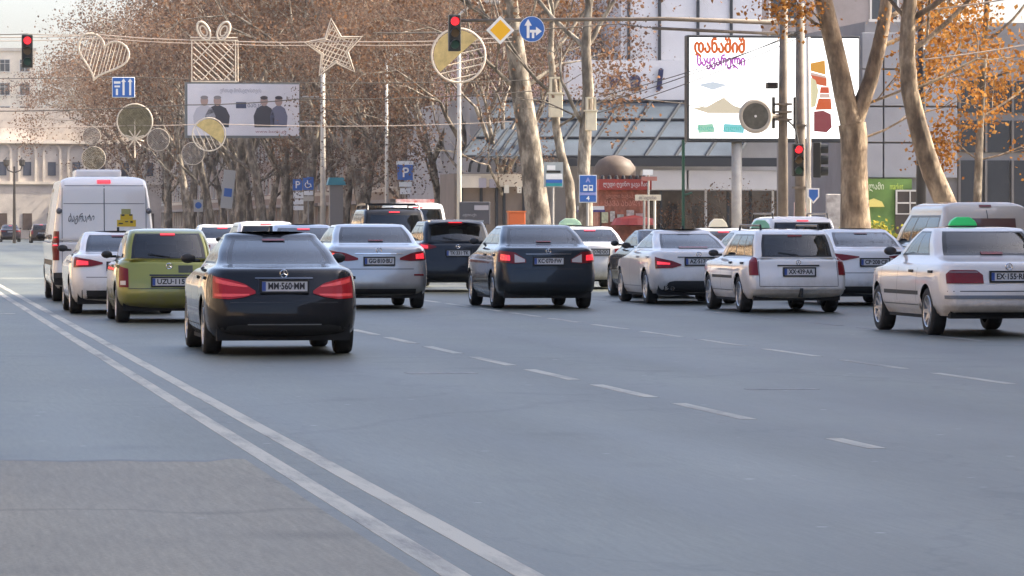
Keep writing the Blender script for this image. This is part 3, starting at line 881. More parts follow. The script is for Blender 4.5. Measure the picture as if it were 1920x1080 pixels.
# leaning tree at the right, golden leaves
D5 = 98.0; U5 = fp(1798, 420, D5)[0]
q = lambda px, py: P2(px, py, D5, U5, D5)
tr_ = [(0.1, 0, -0.2), q(1786, 410), q(1768, 370), q(1748, 325), q(1733, 280), q(1718, 225), q(1705, 170), q(1700, 100), q(1702, 40), q(1708, -20), q(1712, -80)]
rngt = random.Random(61)
tb_ = [([Vector(p) for p in tr_], [0.3, 0.27, 0.255, 0.25, 0.24, 0.225, 0.21, 0.195, 0.18, 0.16, 0.14], 0)]
br, tips = [], []
for s, dr, ln, rd in [(tr_[7], (1, 0.3, 0.45), 2.6, 0.075), (tr_[8], (1, -0.3, 0.5), 2.8, 0.08), (tr_[9], (0.9, 0.2, 0.7), 3, 0.09), (tr_[10], (0.4, -0.4, 1), 3, 0.1), (tr_[10], (-0.5, 0.3, 1), 3, 0.1), (tr_[8], (-0.7, 0.2, 1.0), 1.4, 0.06), (tr_[6], (1, 0.1, 0.15), 2.0, 0.045)]:
    grow(rngt, br, tips, Vector(s), Vector(dr).normalized(), ln, rd, 1, 4, 0.2, 0.85)
parts = (branch_mesh(tb_, 'trunk', BARKD), branch_mesh(br, 'branches', BARKD), leaf_mesh(rngt, tips, 6500, 0.12, 0.30, 'crown', LEAF_GOLD))
plant('plane_tree', 'curved tree leaning left at the right edge above the beige van', U5, D5, parts)
# slim pale tree far right with low golden sprays
D6 = 112.0; U6 = fp(1833, 420, D6)[0]
q = lambda px, py: P2(px, py, D6, U6, D6)
tr_ = [(0, 0, -0.2), q(1832, 380), q(1835, 300), q(1838, 220), q(1842, 150), q(1846, 80), q(1850, 0), q(1850, -60)]
rngt = random.Random(67)
tb_ = [([Vector(p) for p in tr_], [0.13, 0.115, 0.11, 0.1, 0.09, 0.085, 0.075, 0.06], 0)]
br, tips = [], []
for s, dr, ln, rd in [(tr_[3], (1, 0.1, 0.25), 1.7, 0.035), (tr_[4], (-1, 0.3, 0.6), 0.9, 0.03), (tr_[4], (1, -0.3, 0.3), 2.0, 0.04), (tr_[5], (1, 0.2, 0.4), 2.2, 0.045), (tr_[5], (-1, -0.2, 0.7), 1.1, 0.035), (tr_[6], (0.9, 0.1, 0.6), 2.4, 0.05), (tr_[6], (-0.9, 0.2, 0.8), 1.5, 0.05), (tr_[7], (0.5, 0.2, 1), 2.4, 0.05), (tr_[7], (-0.5, 0.1, 1), 2.4, 0.05), (tr_[2], (1, 0.3, 0.2), 1.4, 0.03), (tr_[2], (-1, 0.1, 0.5), 0.7, 0.025)]:
    grow(rngt, br, tips, Vector(s), Vector(dr).normalized(), ln, rd, 1, 4, 0.25, 0.9)
parts = (branch_mesh(tb_, 'trunk', BARK), branch_mesh(br, 'branches', BARKD), leaf_mesh(rngt, tips, 9000, 0.12, 0.28, 'crown', LEAF_GOLD))
plant('plane_tree', 'slim straight tree with hanging golden leaves at the far right', U6, D6, parts)
# young bare shrubs in front of the mall
for i, (px, h) in enumerate(((1365, 2.6), (1310, 1.9), (1420, 2.1), (1250, 1.8))):
    Ds = 163.0; us = fp(px, 420, Ds)[0]
    tr_ = [(0, 0, -0.1), (0.02, 0, h * 0.25), (0.05, 0.02, h * 0.45)]
    parts = tree_parts(80 + i, tr_, [0.05, 0.045, 0.04], [(1, (0.6, 0.1, 1), h * 0.3, 0.025), (2, (-0.6, 0.2, 1), h * 0.3, 0.025), (2, (0.3, -0.5, 1), h * 0.3, 0.025)], 4, 260, 0.09, 0.15, BARK, LEAF_RUST)
    plant('bare_sapling', ['tallest bare sapling in front of the mall window', 'bare sapling left of the tallest one before the mall', 'bare sapling right of the tallest one before the mall', 'bare sapling nearest the red kiosk'][i], us, Ds, parts)
# street trees beside the frame, mirrored in the car flanks
for i, (u, d) in enumerate([(-19.5, q_) for q_ in (8, 20, 32, 44, 56, 68, 80, 92, 104, 146, 160, 176, 194, 214, 236, 262, 290, 322, 360)] + [(25, q_) for q_ in (4, 20, 36, 52, 68, 82)]):
    plant('plane_tree', 'brown street tree on the left pavement opposite the queue' if u < 0 else 'brown street tree on the shaded right pavement beside the taxi', u, d, GEN[i % 4], i * 1.3, 0.8, 'left pavement trees' if u < 0 else 'shaded right pavement trees')

# ================================================================ VEHICLES
GLASS = glass_mat('car_glass', (0.48, 0.55, 0.56), 0.9)
GLASSD = glass_mat('car_glass_dark', (0.14, 0.165, 0.17), 0.9)
SEAL = mat('black_trim', (0.012, 0.012, 0.013), 0.35)
PLASTIC = mat('black_plastic', (0.022, 0.022, 0.023), 0.55)
UNDER = mat('underbody_black', (0.012, 0.012, 0.012), 0.9)
RUBBER = mat('tyre_rubber', (0.018, 0.018, 0.018), 0.75, var=0.3, scale=20)
ALLOY = mat('alloy', (0.52, 0.52, 0.53), 0.3, metal=0.85)
CHROME = mat('chrome', (0.75, 0.75, 0.75), 0.12, metal=1.0)
SEATM = mat('seat_cloth', (0.035, 0.035, 0.038), 0.9)
TAIL = mat('tail_lens', (0.17, 0.004, 0.007), 0.35, coat=0.2, spec=0.25)
TAILLIT = mat('brake_lamp_lit', (0.55, 0.02, 0.025), 0.2, coat=0.6, emit=(1.0, 0.03, 0.05), estr=0.30)
LENSCLR = mat('clear_lens', (0.55, 0.50, 0.48), 0.15, coat=0.6)
AMBERL = mat('amber_lens', (0.45, 0.16, 0.04), 0.2, coat=0.6)
PLATEM = mat('plate_white', (0.62, 0.62, 0.63), 0.45)
PLATEB = mat('plate_blue', (0.05, 0.10, 0.35), 0.45)
PLATET = mat('plate_ink', (0.03, 0.03, 0.035), 0.5)
HEADL = mat('headlamp_lens', (0.6, 0.62, 0.65), 0.1, coat=1.0)

def paint(name, col, metal=0.0, rough=0.32):
    m = mat('paint_' + name, col, 0.45 if not metal else rough, metal=metal, coat=1.0, spec=0.2)
    nt = m.node_tree; N = nt.nodes; Lk = nt.links.new
    if 'dust' in N: return m
    b = N['Principled BSDF']
    if max(col) < 0.06:
        b.inputs['Coat IOR'].default_value = 1.36; b.inputs['Specular IOR Level'].default_value = 0.05
    tc = N.new('ShaderNodeTexCoord'); sx = N.new('ShaderNodeSeparateXYZ'); Lk(tc.outputs['Object'], sx.inputs[0])
    nz = N.new('ShaderNodeTexNoise'); nz.inputs['Scale'].default_value = 5; nz.inputs['Detail'].default_value = 8; nz.inputs['Roughness'].default_value = 0.7
    Lk(tc.outputs['Object'], nz.inputs['Vector'])
    mr = N.new('ShaderNodeMapRange'); mr.interpolation_type = 'SMOOTHSTEP'; mr.inputs['From Min'].default_value = 0.75; mr.inputs['From Max'].default_value = 0.22
    Lk(sx.outputs[2], mr.inputs['Value'])
    n2 = N.new('ShaderNodeMapRange'); n2.inputs['From Min'].default_value = 0.35; n2.inputs['From Max'].default_value = 0.72; n2.inputs['To Min'].default_value = 0.12; n2.inputs['To Max'].default_value = 0.75
    Lk(nz.outputs['Fac'], n2.inputs['Value'])
    mu = N.new('ShaderNodeMath'); mu.operation = 'MULTIPLY'; mu.name = 'dust'; Lk(mr.outputs[0], mu.inputs[0]); Lk(n2.outputs[0], mu.inputs[1])
    mx = N.new('ShaderNodeMix'); mx.data_type = 'RGBA'; mx.inputs[6].default_value = (*col, 1); mx.inputs[7].default_value = (0.22, 0.195, 0.17, 1) if max(col) > 0.1 else (0.03, 0.027, 0.025, 1)
    Lk(mu.outputs[0], mx.inputs[0]); Lk(mx.outputs[2], b.inputs['Base Color'])
    iv = N.new('ShaderNodeMath'); iv.operation = 'SUBTRACT'; iv.inputs[0].default_value = 1.0; Lk(mu.outputs[0], iv.inputs[1]); Lk(iv.outputs[0], b.inputs['Coat Weight'])
    return m

def pchip(K, sub):
    K = np.asarray(K, float); n = len(K)
    dlt = K[1:] - K[:-1]
    T = np.zeros_like(K)
    for i in range(n):
        if i == 0: T[i] = dlt[0] * 0.9
        elif i == n - 1: T[i] = dlt[-1] * 0.9
        else:
            a, b = dlt[i - 1], dlt[i]
            with np.errstate(divide='ignore', invalid='ignore'):
                h = np.where(a * b > 0, 2 * a * b / (a + b), 0)
            T[i] = np.nan_to_num(h)
    rows, ts = [], []
    for i in range(n - 1):
        for s in range(sub):
            x = s / sub
            rows.append((2 * x ** 3 - 3 * x ** 2 + 1) * K[i] + (x ** 3 - 2 * x ** 2 + x) * T[i] + (-2 * x ** 3 + 3 * x ** 2) * K[i + 1] + (x ** 3 - x ** 2) * T[i + 1])
            ts.append(i + x)
    rows.append(K[-1]); ts.append(n - 1)
    return np.array(rows), np.array(ts)
def sstep(x, a=0.0, b=1.0):
    x = np.clip((x - a) / (b - a), 0, 1)
    return x * x * (3 - 2 * x)

WHEELS = {}
def wheel_meshes(r, w, spokes, rimc):
    k = (round(r, 3), round(w, 3), spokes, rimc.name)
    if k in WHEELS: return WHEELS[k]
    h = w / 2
    t = MB().lathe([(-h * 0.9, r * 0.66), (-h, r * 0.8), (-h * 0.95, r * 0.93), (-h * 0.72, r * 0.99), (-h * 0.35, r), (h * 0.35, r), (h * 0.72, r * 0.99), (h * 0.95, r * 0.93), (h, r * 0.8), (h * 0.9, r * 0.66)], 'x', 32)
    rm = MB().lathe([(h * 0.9, r * 0.67), (h * 0.98, r * 0.65), (h * 0.9, r * 0.61), (h * 0.3, r * 0.59)], 'x', 32)
    rm.lathe([(h * 0.3, r * 0.59), (h * 0.22, 0.001)], 'x', 32)
    rm.lathe([(h * 0.75, 0.001), (h * 0.75, r * 0.12), (h * 0.3, r * 0.16)], 'x', 16)
    for i in range(spokes):
        a = 2 * math.pi * i / spokes
        c, s = math.cos(a), math.sin(a)
        w0, w1 = r * 0.09, r * 0.07
        v = []
        for (rr, ww, hh) in ((r * 0.1, w0, h * 0.72), (r * 0.63, w1, h * 0.86)):
            for sg in (-1, 1):
                for dh in (0, -0.03):
                    v.append((hh + dh, rr * c - sg * ww * s, rr * s + sg * ww * c))
        rm.add(v, [(0, 2, 6, 4), (1, 5, 7, 3), (0, 4, 5, 1), (2, 3, 7, 6)])
    WHEELS[k] = (t.mesh('wheel', RUBBER, True), rm.mesh('rim', rimc))
    return WHEELS[k]

class Car:
    NR, NC, NS, NF = 12, 9, 58, 6
    SUB = 5
    def __init__(s, name, label, cat, px, Y, pm, L, hw, H, zl, yl, zb, yb, zt, yt, wb, wt, zbot=0.20, wr=0.32, wheelbase=2.65, over=0.95,
                 hood=0.80, ws=(1.35, 2.15), rcw=0.10, panes=((0.10, 0.46), (0.50, 0.88)), glass=None, rear_glass=True, bump=0.0, spokes=10, rim=None,
                 mirrors=True, interior=True, group=None, bow=0.07, rc=(0.18, 0.30), taper=0.03, belt_w=0.91, side_hw=None, sideglass=None, yaw=0.0, nose=1.0):
        s.L, s.hw, s.H, s.pm = L, hw, H, pm
        u, d = ud(px, Y)
        s.t = road_thing(name, label, cat, u, d, 0, group)
        s.t.rotation_euler.z = A + yaw
        s.bow, s.taper = bow, taper
        s.wr, s.yw = wr, (over, over + wheelbase)
        rx, ry = rc
        fb, ft = ws
        hb = min(hood, zl)
        K = [  # yr, zr, yf, zf, w, corner x, corner y
            (0.22, zbot, L - 0.22, zbot, hw * 0.90, rx, ry),
            (0.05 - bump, zbot + 0.10, L - 0.06, zbot + 0.10, hw * 0.965, rx, ry),
            (0.00 - bump, 0.44, L, 0.44, hw * 0.99, rx, ry),
            (0.015 - bump, 0.58, L - 0.02, 0.56, hw, rx, ry),
            (0.02 + yl * 0.45, 0.5 * (0.60 + zl), L - 0.08, hb - 0.12, hw * 0.99, rx, ry),
            (yl, zl - 0.035, L - 0.22, hb - 0.05, hw * (belt_w + 0.035), rx, ry),
            (yl + 0.05, zl, L - 0.40, hb, hw * belt_w, rx * 0.9, ry * 0.9),
            (yb, zb, L - fb, zb - 0.01, wb + rcw, rcw, 0.20),
            ((yb + yt) / 2, (zb + zt) / 2 + 0.012, L - (fb + ft) / 2, (zb + zt) / 2, (wb + wt) / 2 + rcw * 0.95 + 0.012, rcw * 0.95, 0.20),
            (yt, zt, L - ft, zt, wt + rcw * 0.9, rcw * 0.9, 0.18),
            (yt + 0.14, zt + (H - zt) * 0.62, L - ft - 0.14, zt + (H - zt) * 0.6, wt + rcw * 0.55, rcw, 0.16),
            (yt + 0.36, H - 0.006, L - ft - 0.35, H - 0.008, wt * 0.72, rcw, 0.16),
            (yt + 0.62, H, L - ft - 0.6, H, wt * 0.22, 0.05, 0.1),
        ]
        s.K = K
        s.rows, s.ts = pchip(K, s.SUB)
        s.zrow = s.rows[:, 1]
        s.body(glass or GLASS, sideglass or glass or GLASS, rear_glass, panes)
        # underbody
        ub = MB().box(-hw * 0.66, hw * 0.66, 0.35, L - 0.35, zbot - 0.02, 0.55).box(-hw * 0.84, hw * 0.84, 0.28, over - wr - 0.1, zbot + 0.02, 0.5)
        ub.box(-hw * 0.90, hw * 0.90, over + wr + 0.1, over + wheelbase - wr - 0.1, zbot - 0.045, 0.45)
        ub.box(-hw * 0.86, hw * 0.86, 0.20, 0.34, zbot - 0.03, 0.4).box(-hw * 0.8, hw * 0.8, L - 0.5, L - 0.34, zbot - 0.05, 0.4)
        ub.build('underbody', UNDER, s.t)
        tm, rm = wheel_meshes(wr, 0.21, spokes, rim or ALLOY)
        for y in s.yw:
            for sg in (-1, 1):
                w = link('wheel', tm, s.t)
                w.location = (sg * (hw - 0.125), y, wr - 0.002)
                if sg < 0: w.rotation_euler.z = math.pi
                link('rim', rm, w)
        if mirrors:
            ym = L - fb - 0.45
            xm = s.sidex(ym, zb)
            for sg in (-1, 1):
                mb = MB()
                mb.lathe([(-0.06, 0.001), (-0.055, 0.055), (-0.03, 0.075), (0.02, 0.076), (0.055, 0.05), (0.065, 0.001)], 'y', 12)
                for i, v in enumerate(mb.v):
                    mb.v[i] = (v[0] * 1.15, v[1], v[2] * 0.8)
                mb.box(-sg * 0.10 - 0.05, -sg * 0.10 + 0.05, -0.02, 0.03, -0.05, -0.01)
                o = mb.build('wing_mirror', PLASTIC, s.t, True)
                o.location = (sg * (xm + 0.10), ym, zb + 0.05)
        if interior:
            s.seats(yb, zb, wb, L - fb)
    def wfac(s, y):
        return 1 - s.taper * (1 - sstep(y, 0.0, 0.9)) - 0.10 * (sstep(y, s.L - 1.0, s.L))
    def loop(s, row):
        yr, zr, yf, zf, w, rx, ry = row
        rx = min(rx, w * 0.6)
        X, Y = [], []
        f = np.linspace(0, 1, s.NR)
        x = f * (w - rx)
        X.append(x); Y.append(yr + s.bow * (x / max(w, .01)) ** 2)
        y0 = yr + s.bow * ((w - rx) / max(w, .01)) ** 2
        a = np.linspace(0, math.pi / 2, s.NC + 1)[1:]
        X.append(w - rx + rx * np.sin(a) ** 0.9); Y.append(y0 + ry * (1 - np.cos(a)))
        y1 = yf - 0.12 - ry
        g = np.linspace(0, 1, s.NS + 1)[1:]
        Y.append(y0 + ry + (y1 - y0 - ry) * g); X.append(np.full(s.NS, w))
        X.append(w - rx * 1.6 + rx * 1.6 * np.cos(a[:-1])); Y.append(y1 + ry * np.sin(a[:-1]))
        f = np.linspace(1, 0, s.NF)
        x = f * (w - rx * 1.6)
        X.append(x); Y.append(yf - 0.12 * (x / max(w, .01)) ** 2)
        return np.concatenate(X), np.concatenate(Y)
    def grid(s):
        nrow = len(s.rows)
        V = []
        zbelt_i = 6 * s.SUB
        wz_z = s.rows[:zbelt_i + 1, 1]; wz_w = s.rows[:zbelt_i + 1, 4]
        s.wz = lambda z: np.interp(z, wz_z, wz_w)
        for i, row in enumerate(s.rows):
            x, y = s.loop(row)
            q = (y - row[0]) / (row[2] - row[0])
            z = row[1] + (row[3] - row[1]) * sstep(q, 0.45, 1.0)
            if i <= zbelt_i:
                zb0 = s.rows[0][1]
                qq = sstep(q, 0.45, 1.0)
                zbelt = s.rows[zbelt_i][1] + (s.rows[zbelt_i][3] - s.rows[zbelt_i][1]) * qq
                zbase = np.full_like(y, zb0)
                Rr = s.wr + 0.045
                for yc in s.yw:
                    dy = np.abs(y - yc)
                    zz = np.where(dy < Rr, s.wr + np.sqrt(np.maximum(Rr * Rr - dy * dy, 0)), 0)
                    zbase = np.maximum(zbase, zz)
                side = np.zeros(len(y), bool); side[s.NR + s.NC - 1: s.NR + s.NC + s.NS + 2] = True
                zn = zbase + (z - zb0) * (zbelt - zbase) / (zbelt - zb0)
                z = np.where(side & (zbase > zb0 + 1e-4), zn, z)
                ws_ = s.wz(z)
                x = np.where(side, np.minimum(x * ws_ / row[4], x * 1.2), x)
            x = x * s.wfac(y) if row[4] > 0.3 else x
            V.append(np.stack([x, y, z], 1))
        return np.array(V)
    def sidex(s, y, z):
        return float(s.wz(z) * s.wfac(y))
    def body(s, gl, sgl, rear_glass, panes):
        V = s.grid()
        s.V = V
        nr, nc, _ = V.shape
        full = np.concatenate([V, V[:, nc - 2:0:-1] * np.array([-1, 1, 1])], 1)
        m = full.shape[1]
        verts = full.reshape(-1, 3)
        parts = {}
        c_side0, c_side1 = s.NR + s.NC - 1, s.NR + s.NC + s.NS - 1
        c_front = s.NR + s.NC + s.NS + s.NC - 1
        for i in range(nr - 1):
            tmid = (s.ts[i] + s.ts[i + 1]) / 2
            for j in range(m):
                j2 = (j + 1) % m
                jj = j if j < nc - 1 else m - 1 - j       # mirrored cell index
                sd = 'r' if j < nc - 1 else 'l'
                key = 'body'
                if 7 < tmid < 9:
                    if jj < s.NR - 1:
                        if rear_glass:
                            edge = jj >= s.NR - 2 or tmid < 7.2 or tmid > 8.8
                            key = 'window_seal' if edge else 'rear_window'
                    elif c_side0 <= jj < c_side1:
                        f = (jj - c_side0 + 0.5) / s.NS
                        for pi_, (a, b) in enumerate(panes):
                            if a < f < b and 7.15 < tmid < 8.85:
                                key = 'side_window%s%d' % (sd, pi_)
                        if key == 'body' and panes and panes[0][0] - 0.03 < f < panes[-1][1] + 0.03:
                            key = 'side_trim' + sd
                    elif jj >= c_front and 7.1 < tmid < 8.9:
                        key = 'windscreen'
                parts.setdefault(key, []).append((i * m + j, i * m + j2, (i + 1) * m + j2, (i + 1) * m + j))
        top = (nr - 1) * m
        for j in range(1, nc - 2):
            parts['body'].append((top + j, top + j + 1, top + m - j - 1, top + m - j))
        parts['body'].append((top, top + 1, top + m - 1))
        parts['body'].append((top + nc - 2, top + nc - 1, top + nc))
        for key, fs in parts.items():
            fs_ = [tuple(f) for f in fs]
            used = sorted(set(i for f in fs_ for i in f))
            mp = {a: b for b, a in enumerate(used)}
            me = bpy.data.meshes.new(key)
            me.from_pydata([tuple(verts[i]) for i in used], [], [tuple(mp[i] for i in f) for f in fs_])
            nm = 'side_window' if key.startswith('side_window') else ('window_seal' if key.startswith(('side_trim', 'window_seal')) else key)
            me.materials.append({'body': s.pm, 'rear_window': gl, 'windscreen': gl, 'window_seal': SEAL}.get(nm, sgl))
            me.polygons.foreach_set('use_smooth', [True] * len(me.polygons))
            me.update()
            link(nm, me, s.t)
    # --- point on the rear surface: arc a from the centre line (+ right), height z
    def tz(s, z):
        return float(np.interp(z, s.zrow, s.ts))
    def rear(s, a, z, off=0.0):
        t = s.tz(z)
        i = min(int(t * s.SUB), len(s.rows) - 2); f = t * s.SUB - i
        def pt(i, aa):
            x, y = s.loop(s.rows[i])
            x = x * s.wfac(y)
            cum = np.concatenate([[0], np.cumsum(np.hypot(np.diff(x), np.diff(y)))])
            return np.array([np.interp(aa, cum, x), np.interp(aa, cum, y), s.rows[i][1]])
        def P(aa, ii, ff):
            return pt(ii, aa) * (1 - ff) + pt(min(ii + 1, len(s.rows) - 1), aa) * ff
        aa = abs(a)
        p = P(aa, i, f)
        if off:
            da = P(aa + 0.01, i, f) - P(max(aa - 0.01, 0), i, f)
            dz = pt(i + 1, aa) - pt(i, aa)
            n = np.cross(da, dz); l = np.linalg.norm(n)
            n = n / l if l > 1e-9 else np.array([0, -1, 0])
            if n[1] > 0.2: n = -n
            p = p + n * off
        if a < 0: p[0] = -p[0]
        return p
    def patch(s, name, lo, hi, m, off=0.008, n=10, k=4, parent=None, label=None, depth=0.02):
        """lens or trim that follows the rear skin; lo and hi: (arc, height) polylines over the same arc span"""
        a0, a1 = lo[0][0], lo[-1][0]
        la, lz = zip(*lo); ha, hz = zip(*hi)
        mb = MB()
        sg = 1
        if a1 < a0: raise ValueError
        V = []
        for i in range(n + 1):
            a = a0 + (a1 - a0) * i / n
            z0, z1 = np.interp(a, la, lz), np.interp(a, ha, hz)
            for j in range(k + 1):
                V.append(s.rear(a, z0 + (z1 - z0) * j / k, off))
        nv = len(V)
        B = []
        ring = [i * (k + 1) for i in range(n + 1)] + [n * (k + 1) + j for j in range(1, k + 1)] + [i * (k + 1) + k for i in range(n - 1, -1, -1)] + [j for j in range(k - 1, 0, -1)]
        for i in ring:
            B.append(V[i] + np.array([0, depth, 0]))
        fs = [(i * (k + 1) + j, (i + 1) * (k + 1) + j, (i + 1) * (k + 1) + j + 1, i * (k + 1) + j + 1) for i in range(n) for j in range(k)]
        q = len(ring)
        for e in range(q):
            e2 = (e + 1) % q
            fs.append((ring[e], nv + e, nv + e2, ring[e2]))
        mb.add(V + B, fs)
        o = mb.build(name, m, parent or s.t, False)
        if label: o['label'] = label
        return o
    def pair(s, name, lo, hi, m, **kw):
        out = [s.patch(name, lo, hi, m, **kw)]
        fl = lambda L_: [(-a, z) for a, z in L_][::-1]
        out.append(s.patch(name, fl(lo), fl(hi), m, **kw))
        return out
    def rect(s, name, a0, a1, z0, z1, m, **kw):
        return s.patch(name, [(a0, z0), (a1, z0)], [(a0, z1), (a1, z1)], m, **kw)
    def plate(s, z, txt, w=0.52, h=0.112, a=0.0, frame=None, ink=None):
        p = s.rear(a, z, 0.0)
        q0, q1 = s.rear(a, z - h / 2), s.rear(a, z + h / 2)
        tilt = math.atan2(q1[1] - q0[1], h)
        e = MB().box(-w / 2, w / 2, -0.012, 0.03, -h / 2, h / 2).build('number_plate', PLATEM, s.t)
        y = min(q0[1], q1[1], p[1]) - 0.012
        e.location = (p[0], y, z)
        fw = MB()
        b = 0.022
        for (x0, x1, z0, z1) in ((-w / 2 - b, w / 2 + b, h / 2, h / 2 + b), (-w / 2 - b, w / 2 + b, -h / 2 - b, -h / 2), (-w / 2 - b, -w / 2, -h / 2, h / 2), (w / 2, w / 2 + b, -h / 2, h / 2)):
            fw.box(x0, x1, -0.018, 0.04, z0, z1)
        fw.build('plate_frame', frame or SEAL, e)
        MB().box(-w / 2 + 0.002, -w / 2 + 0.045, -0.0145, -0.0122, -h / 2 + 0.004, h / 2 - 0.004).build('plate_band', PLATEB, e)
        text('plate_lettering', txt, 0.105, PLATET, e, (0.02, -0.0145, 0), depth=0.003, bold=0.003, width=w * 0.80)
        return e
    def seats(s, yb, zb, wb, yf):
        L = s.L
        zc = zb
        for x in (-0.36, 0.36):
            mb = MB().box(x - 0.24, x + 0.24, L * 0.50, L * 0.50 + 0.14, 0.5, zc + 0.08).box(x - 0.13, x + 0.13, L * 0.50, L * 0.5 + 0.1, zc + 0.10, zc + 0.27)
            bevel(mb.build('front_seat', SEATM, s.t), 0.03, 2)
        yr = max(yb + 0.35, L * 0.27)
        bevel(MB().box(-wb, wb, yr, yr + 0.16, 0.5, zc - 0.02).build('rear_bench', SEATM, s.t), 0.03, 2)
        for x in (-0.36, 0.36):
            bevel(MB().box(x - 0.13, x + 0.13, yr, yr + 0.09, zc - 0.01, zc + 0.13).build('headrest', SEATM, s.t), 0.03, 2)
        MB().box(-s.hw * 0.8, s.hw * 0.8, yf - 0.75, yf - 0.25, 0.6, zc - 0.03).build('dashboard', SEATM, s.t)
        MB().quad((-wb, yb + 0.03, zb - 0.02), (wb, yb + 0.03, zb - 0.02), (wb, yr, zb - 0.03), (-wb, yr, zb - 0.03)).build('parcel_shelf', SEATM, s.t)
    def side_line(s, pts, w=0.012, m=None, name='door_seam', sides=(-1, 1), off=0.0015):
        for sg in sides:
            mb = MB()
            for (y0, z0), (y1, z1) in zip(pts[:-1], pts[1:]):
                n = max(2, int(math.hypot(y1 - y0, z1 - z0) / 0.06))
                dy, dz = y1 - y0, z1 - z0
                l = math.hypot(dy, dz); ny, nz = -dz / l * w / 2, dy / l * w / 2
                prev = None
                for i in range(n + 1):
                    y, z = y0 + dy * i / n, z0 + dz * i / n
                    a = (sg * (s.sidex(y + ny, z + nz) + off), y + ny, z + nz); b = (sg * (s.sidex(y - ny, z - nz) + off), y - ny, z - nz)
                    if prev: mb.quad(prev[0], a, b, prev[1])
                    prev = (a, b)
            mb.build(name, m or SEAL, s.t)
    def doors(s, ys, ztop, handle_z, hm=None):
        yb_ = [s.yw[0] + s.wr + 0.10] + list(ys)
        for y in ys:
            s.side_line([(y, s.K[0][1] + 0.12), (y, ztop)])
        for y in ys[:2]:
            for sg in (-1, 1):
                x = s.sidex(y - 0.75 if y == ys[0] else y - 0.8, handle_z)
                yy = (y - 0.85)
                o = MB().box(-0.02, 0.025, 0, 0.19, -0.018, 0.018).build('door_handle', hm or s.pm, s.t)
                o.location = (sg * x, yy, handle_z)
        s.side_line([(s.yw[0] + s.wr + 0.12, s.K[0][1] + 0.13), (s.yw[1] - s.wr - 0.12, s.K[0][1] + 0.13)], 0.014, name='sill_line')
    def third_light(s, z, w=0.3, h=0.035, lit=False):
        s.rect('high_brake_light', -w / 2, w / 2, z - h / 2, z + h / 2, TAILLIT if lit else TAIL, off=0.012, n=4, k=1)
    def fin(s, y):
        mb = MB().prism([(-0.0, 0), (0.13, 0), (0.02, 0.075)], -0.02, 0.02)
        for i, v in enumerate(mb.v): mb.v[i] = (v[1], v[0], v[2])
        o = mb.build('antenna_fin', SEAL, s.t); o.location = (0, y, s.H - 0.012)
    def badge(s, z, r=0.045):
        p = s.rear(0, z, 0.006)
        mb = MB().lathe([(-0.008, r), (-0.012, r * 0.86), (-0.008, r * 0.72)], 'y', 16)
        mb.box(-0.005, 0.005, -0.011, 0.0, 0, r * 0.85)
        for a in (210, 330):
            mb.tube([(0, -0.006, 0), (r * 0.85 * math.cos(R(a)), -0.006, r * 0.85 * math.sin(R(a)))], 0.005, 4)
        o = mb.build('badge', CHROME, s.t); o.location = tuple(p)
    def exhaust(s, xs, z):
        for x in xs:
            o = MB().lathe([(0.0, 0.035), (-0.06, 0.038), (-0.06, 0.03), (0.0, 0.028)], 'y', 14).build('exhaust_tip', CHROME, s.t)
            o.location = (x, 0.09, z)
    def wiper(s, z, a0=0.02, ln=0.34):
        p = s.rear(a0, z, 0.02); q_ = s.rear(a0 - ln, z + 0.05, 0.02)
        MB().tube([p, q_], 0.008, 5).build('rear_wiper', SEAL, s.t)
    def taxi_sign(s, y, m, w=0.36, h=0.13, x=0.0):
        mb = MB().prism([(-w / 2, 0), (w / 2, 0), (w * 0.42, h * 0.55), (w * 0.22, h), (-w * 0.22, h), (-w * 0.42, h * 0.55)], -0.06, 0.06)
        o = mb.build('taxi_sign', m, s.t, fix=True); bevel(o, 0.015, 2); o.location = (x, y, s.H + 0.012)
        MB().box(-w * 0.55, w * 0.55, -0.08, 0.08, -0.02, -0.002).build('sign_base', SEAL, o)
    def roof_rails(s, y0, y1, x, m=None, h=0.06):
        for sg in (-1, 1):
            MB().tube([(sg * x, y0, s.H - 0.06), (sg * x, y0 + 0.08, s.H + h), (sg * x, y1 - 0.1, s.H + h), (sg * x, y1, s.H - 0.06)], 0.02, 6).build('roof_rail', m or SEAL, s.t)

BLACK = paint('black', (0.010, 0.011, 0.014))
NAVYP = paint('dark_blue_grey', (0.022, 0.030, 0.040), 0.35)
WHITE = paint('white', (0.74, 0.72, 0.70))
WARMW = paint('warm_white', (0.70, 0.66, 0.62))
SILVER = paint('silver', (0.42, 0.43, 0.44), 0.55, 0.28)
GREEN = paint('olive_green', (0.26, 0.26, 0.045), 0.35)
CHAMP = paint('champagne', (0.55, 0.46, 0.37), 0.1)
GREYB = paint('grey_blue', (0.30, 0.34, 0.40), 0.4)
TAXIG = mat('taxi_green', (0.04, 0.42, 0.13), 0.4, emit=(0.05, 0.9, 0.25), estr=0.06)
TAXIP = mat('taxi_pale_green', (0.55, 0.80, 0.55), 0.4)
TAXIC = mat('taxi_cream', (0.80, 0.74, 0.58), 0.4)

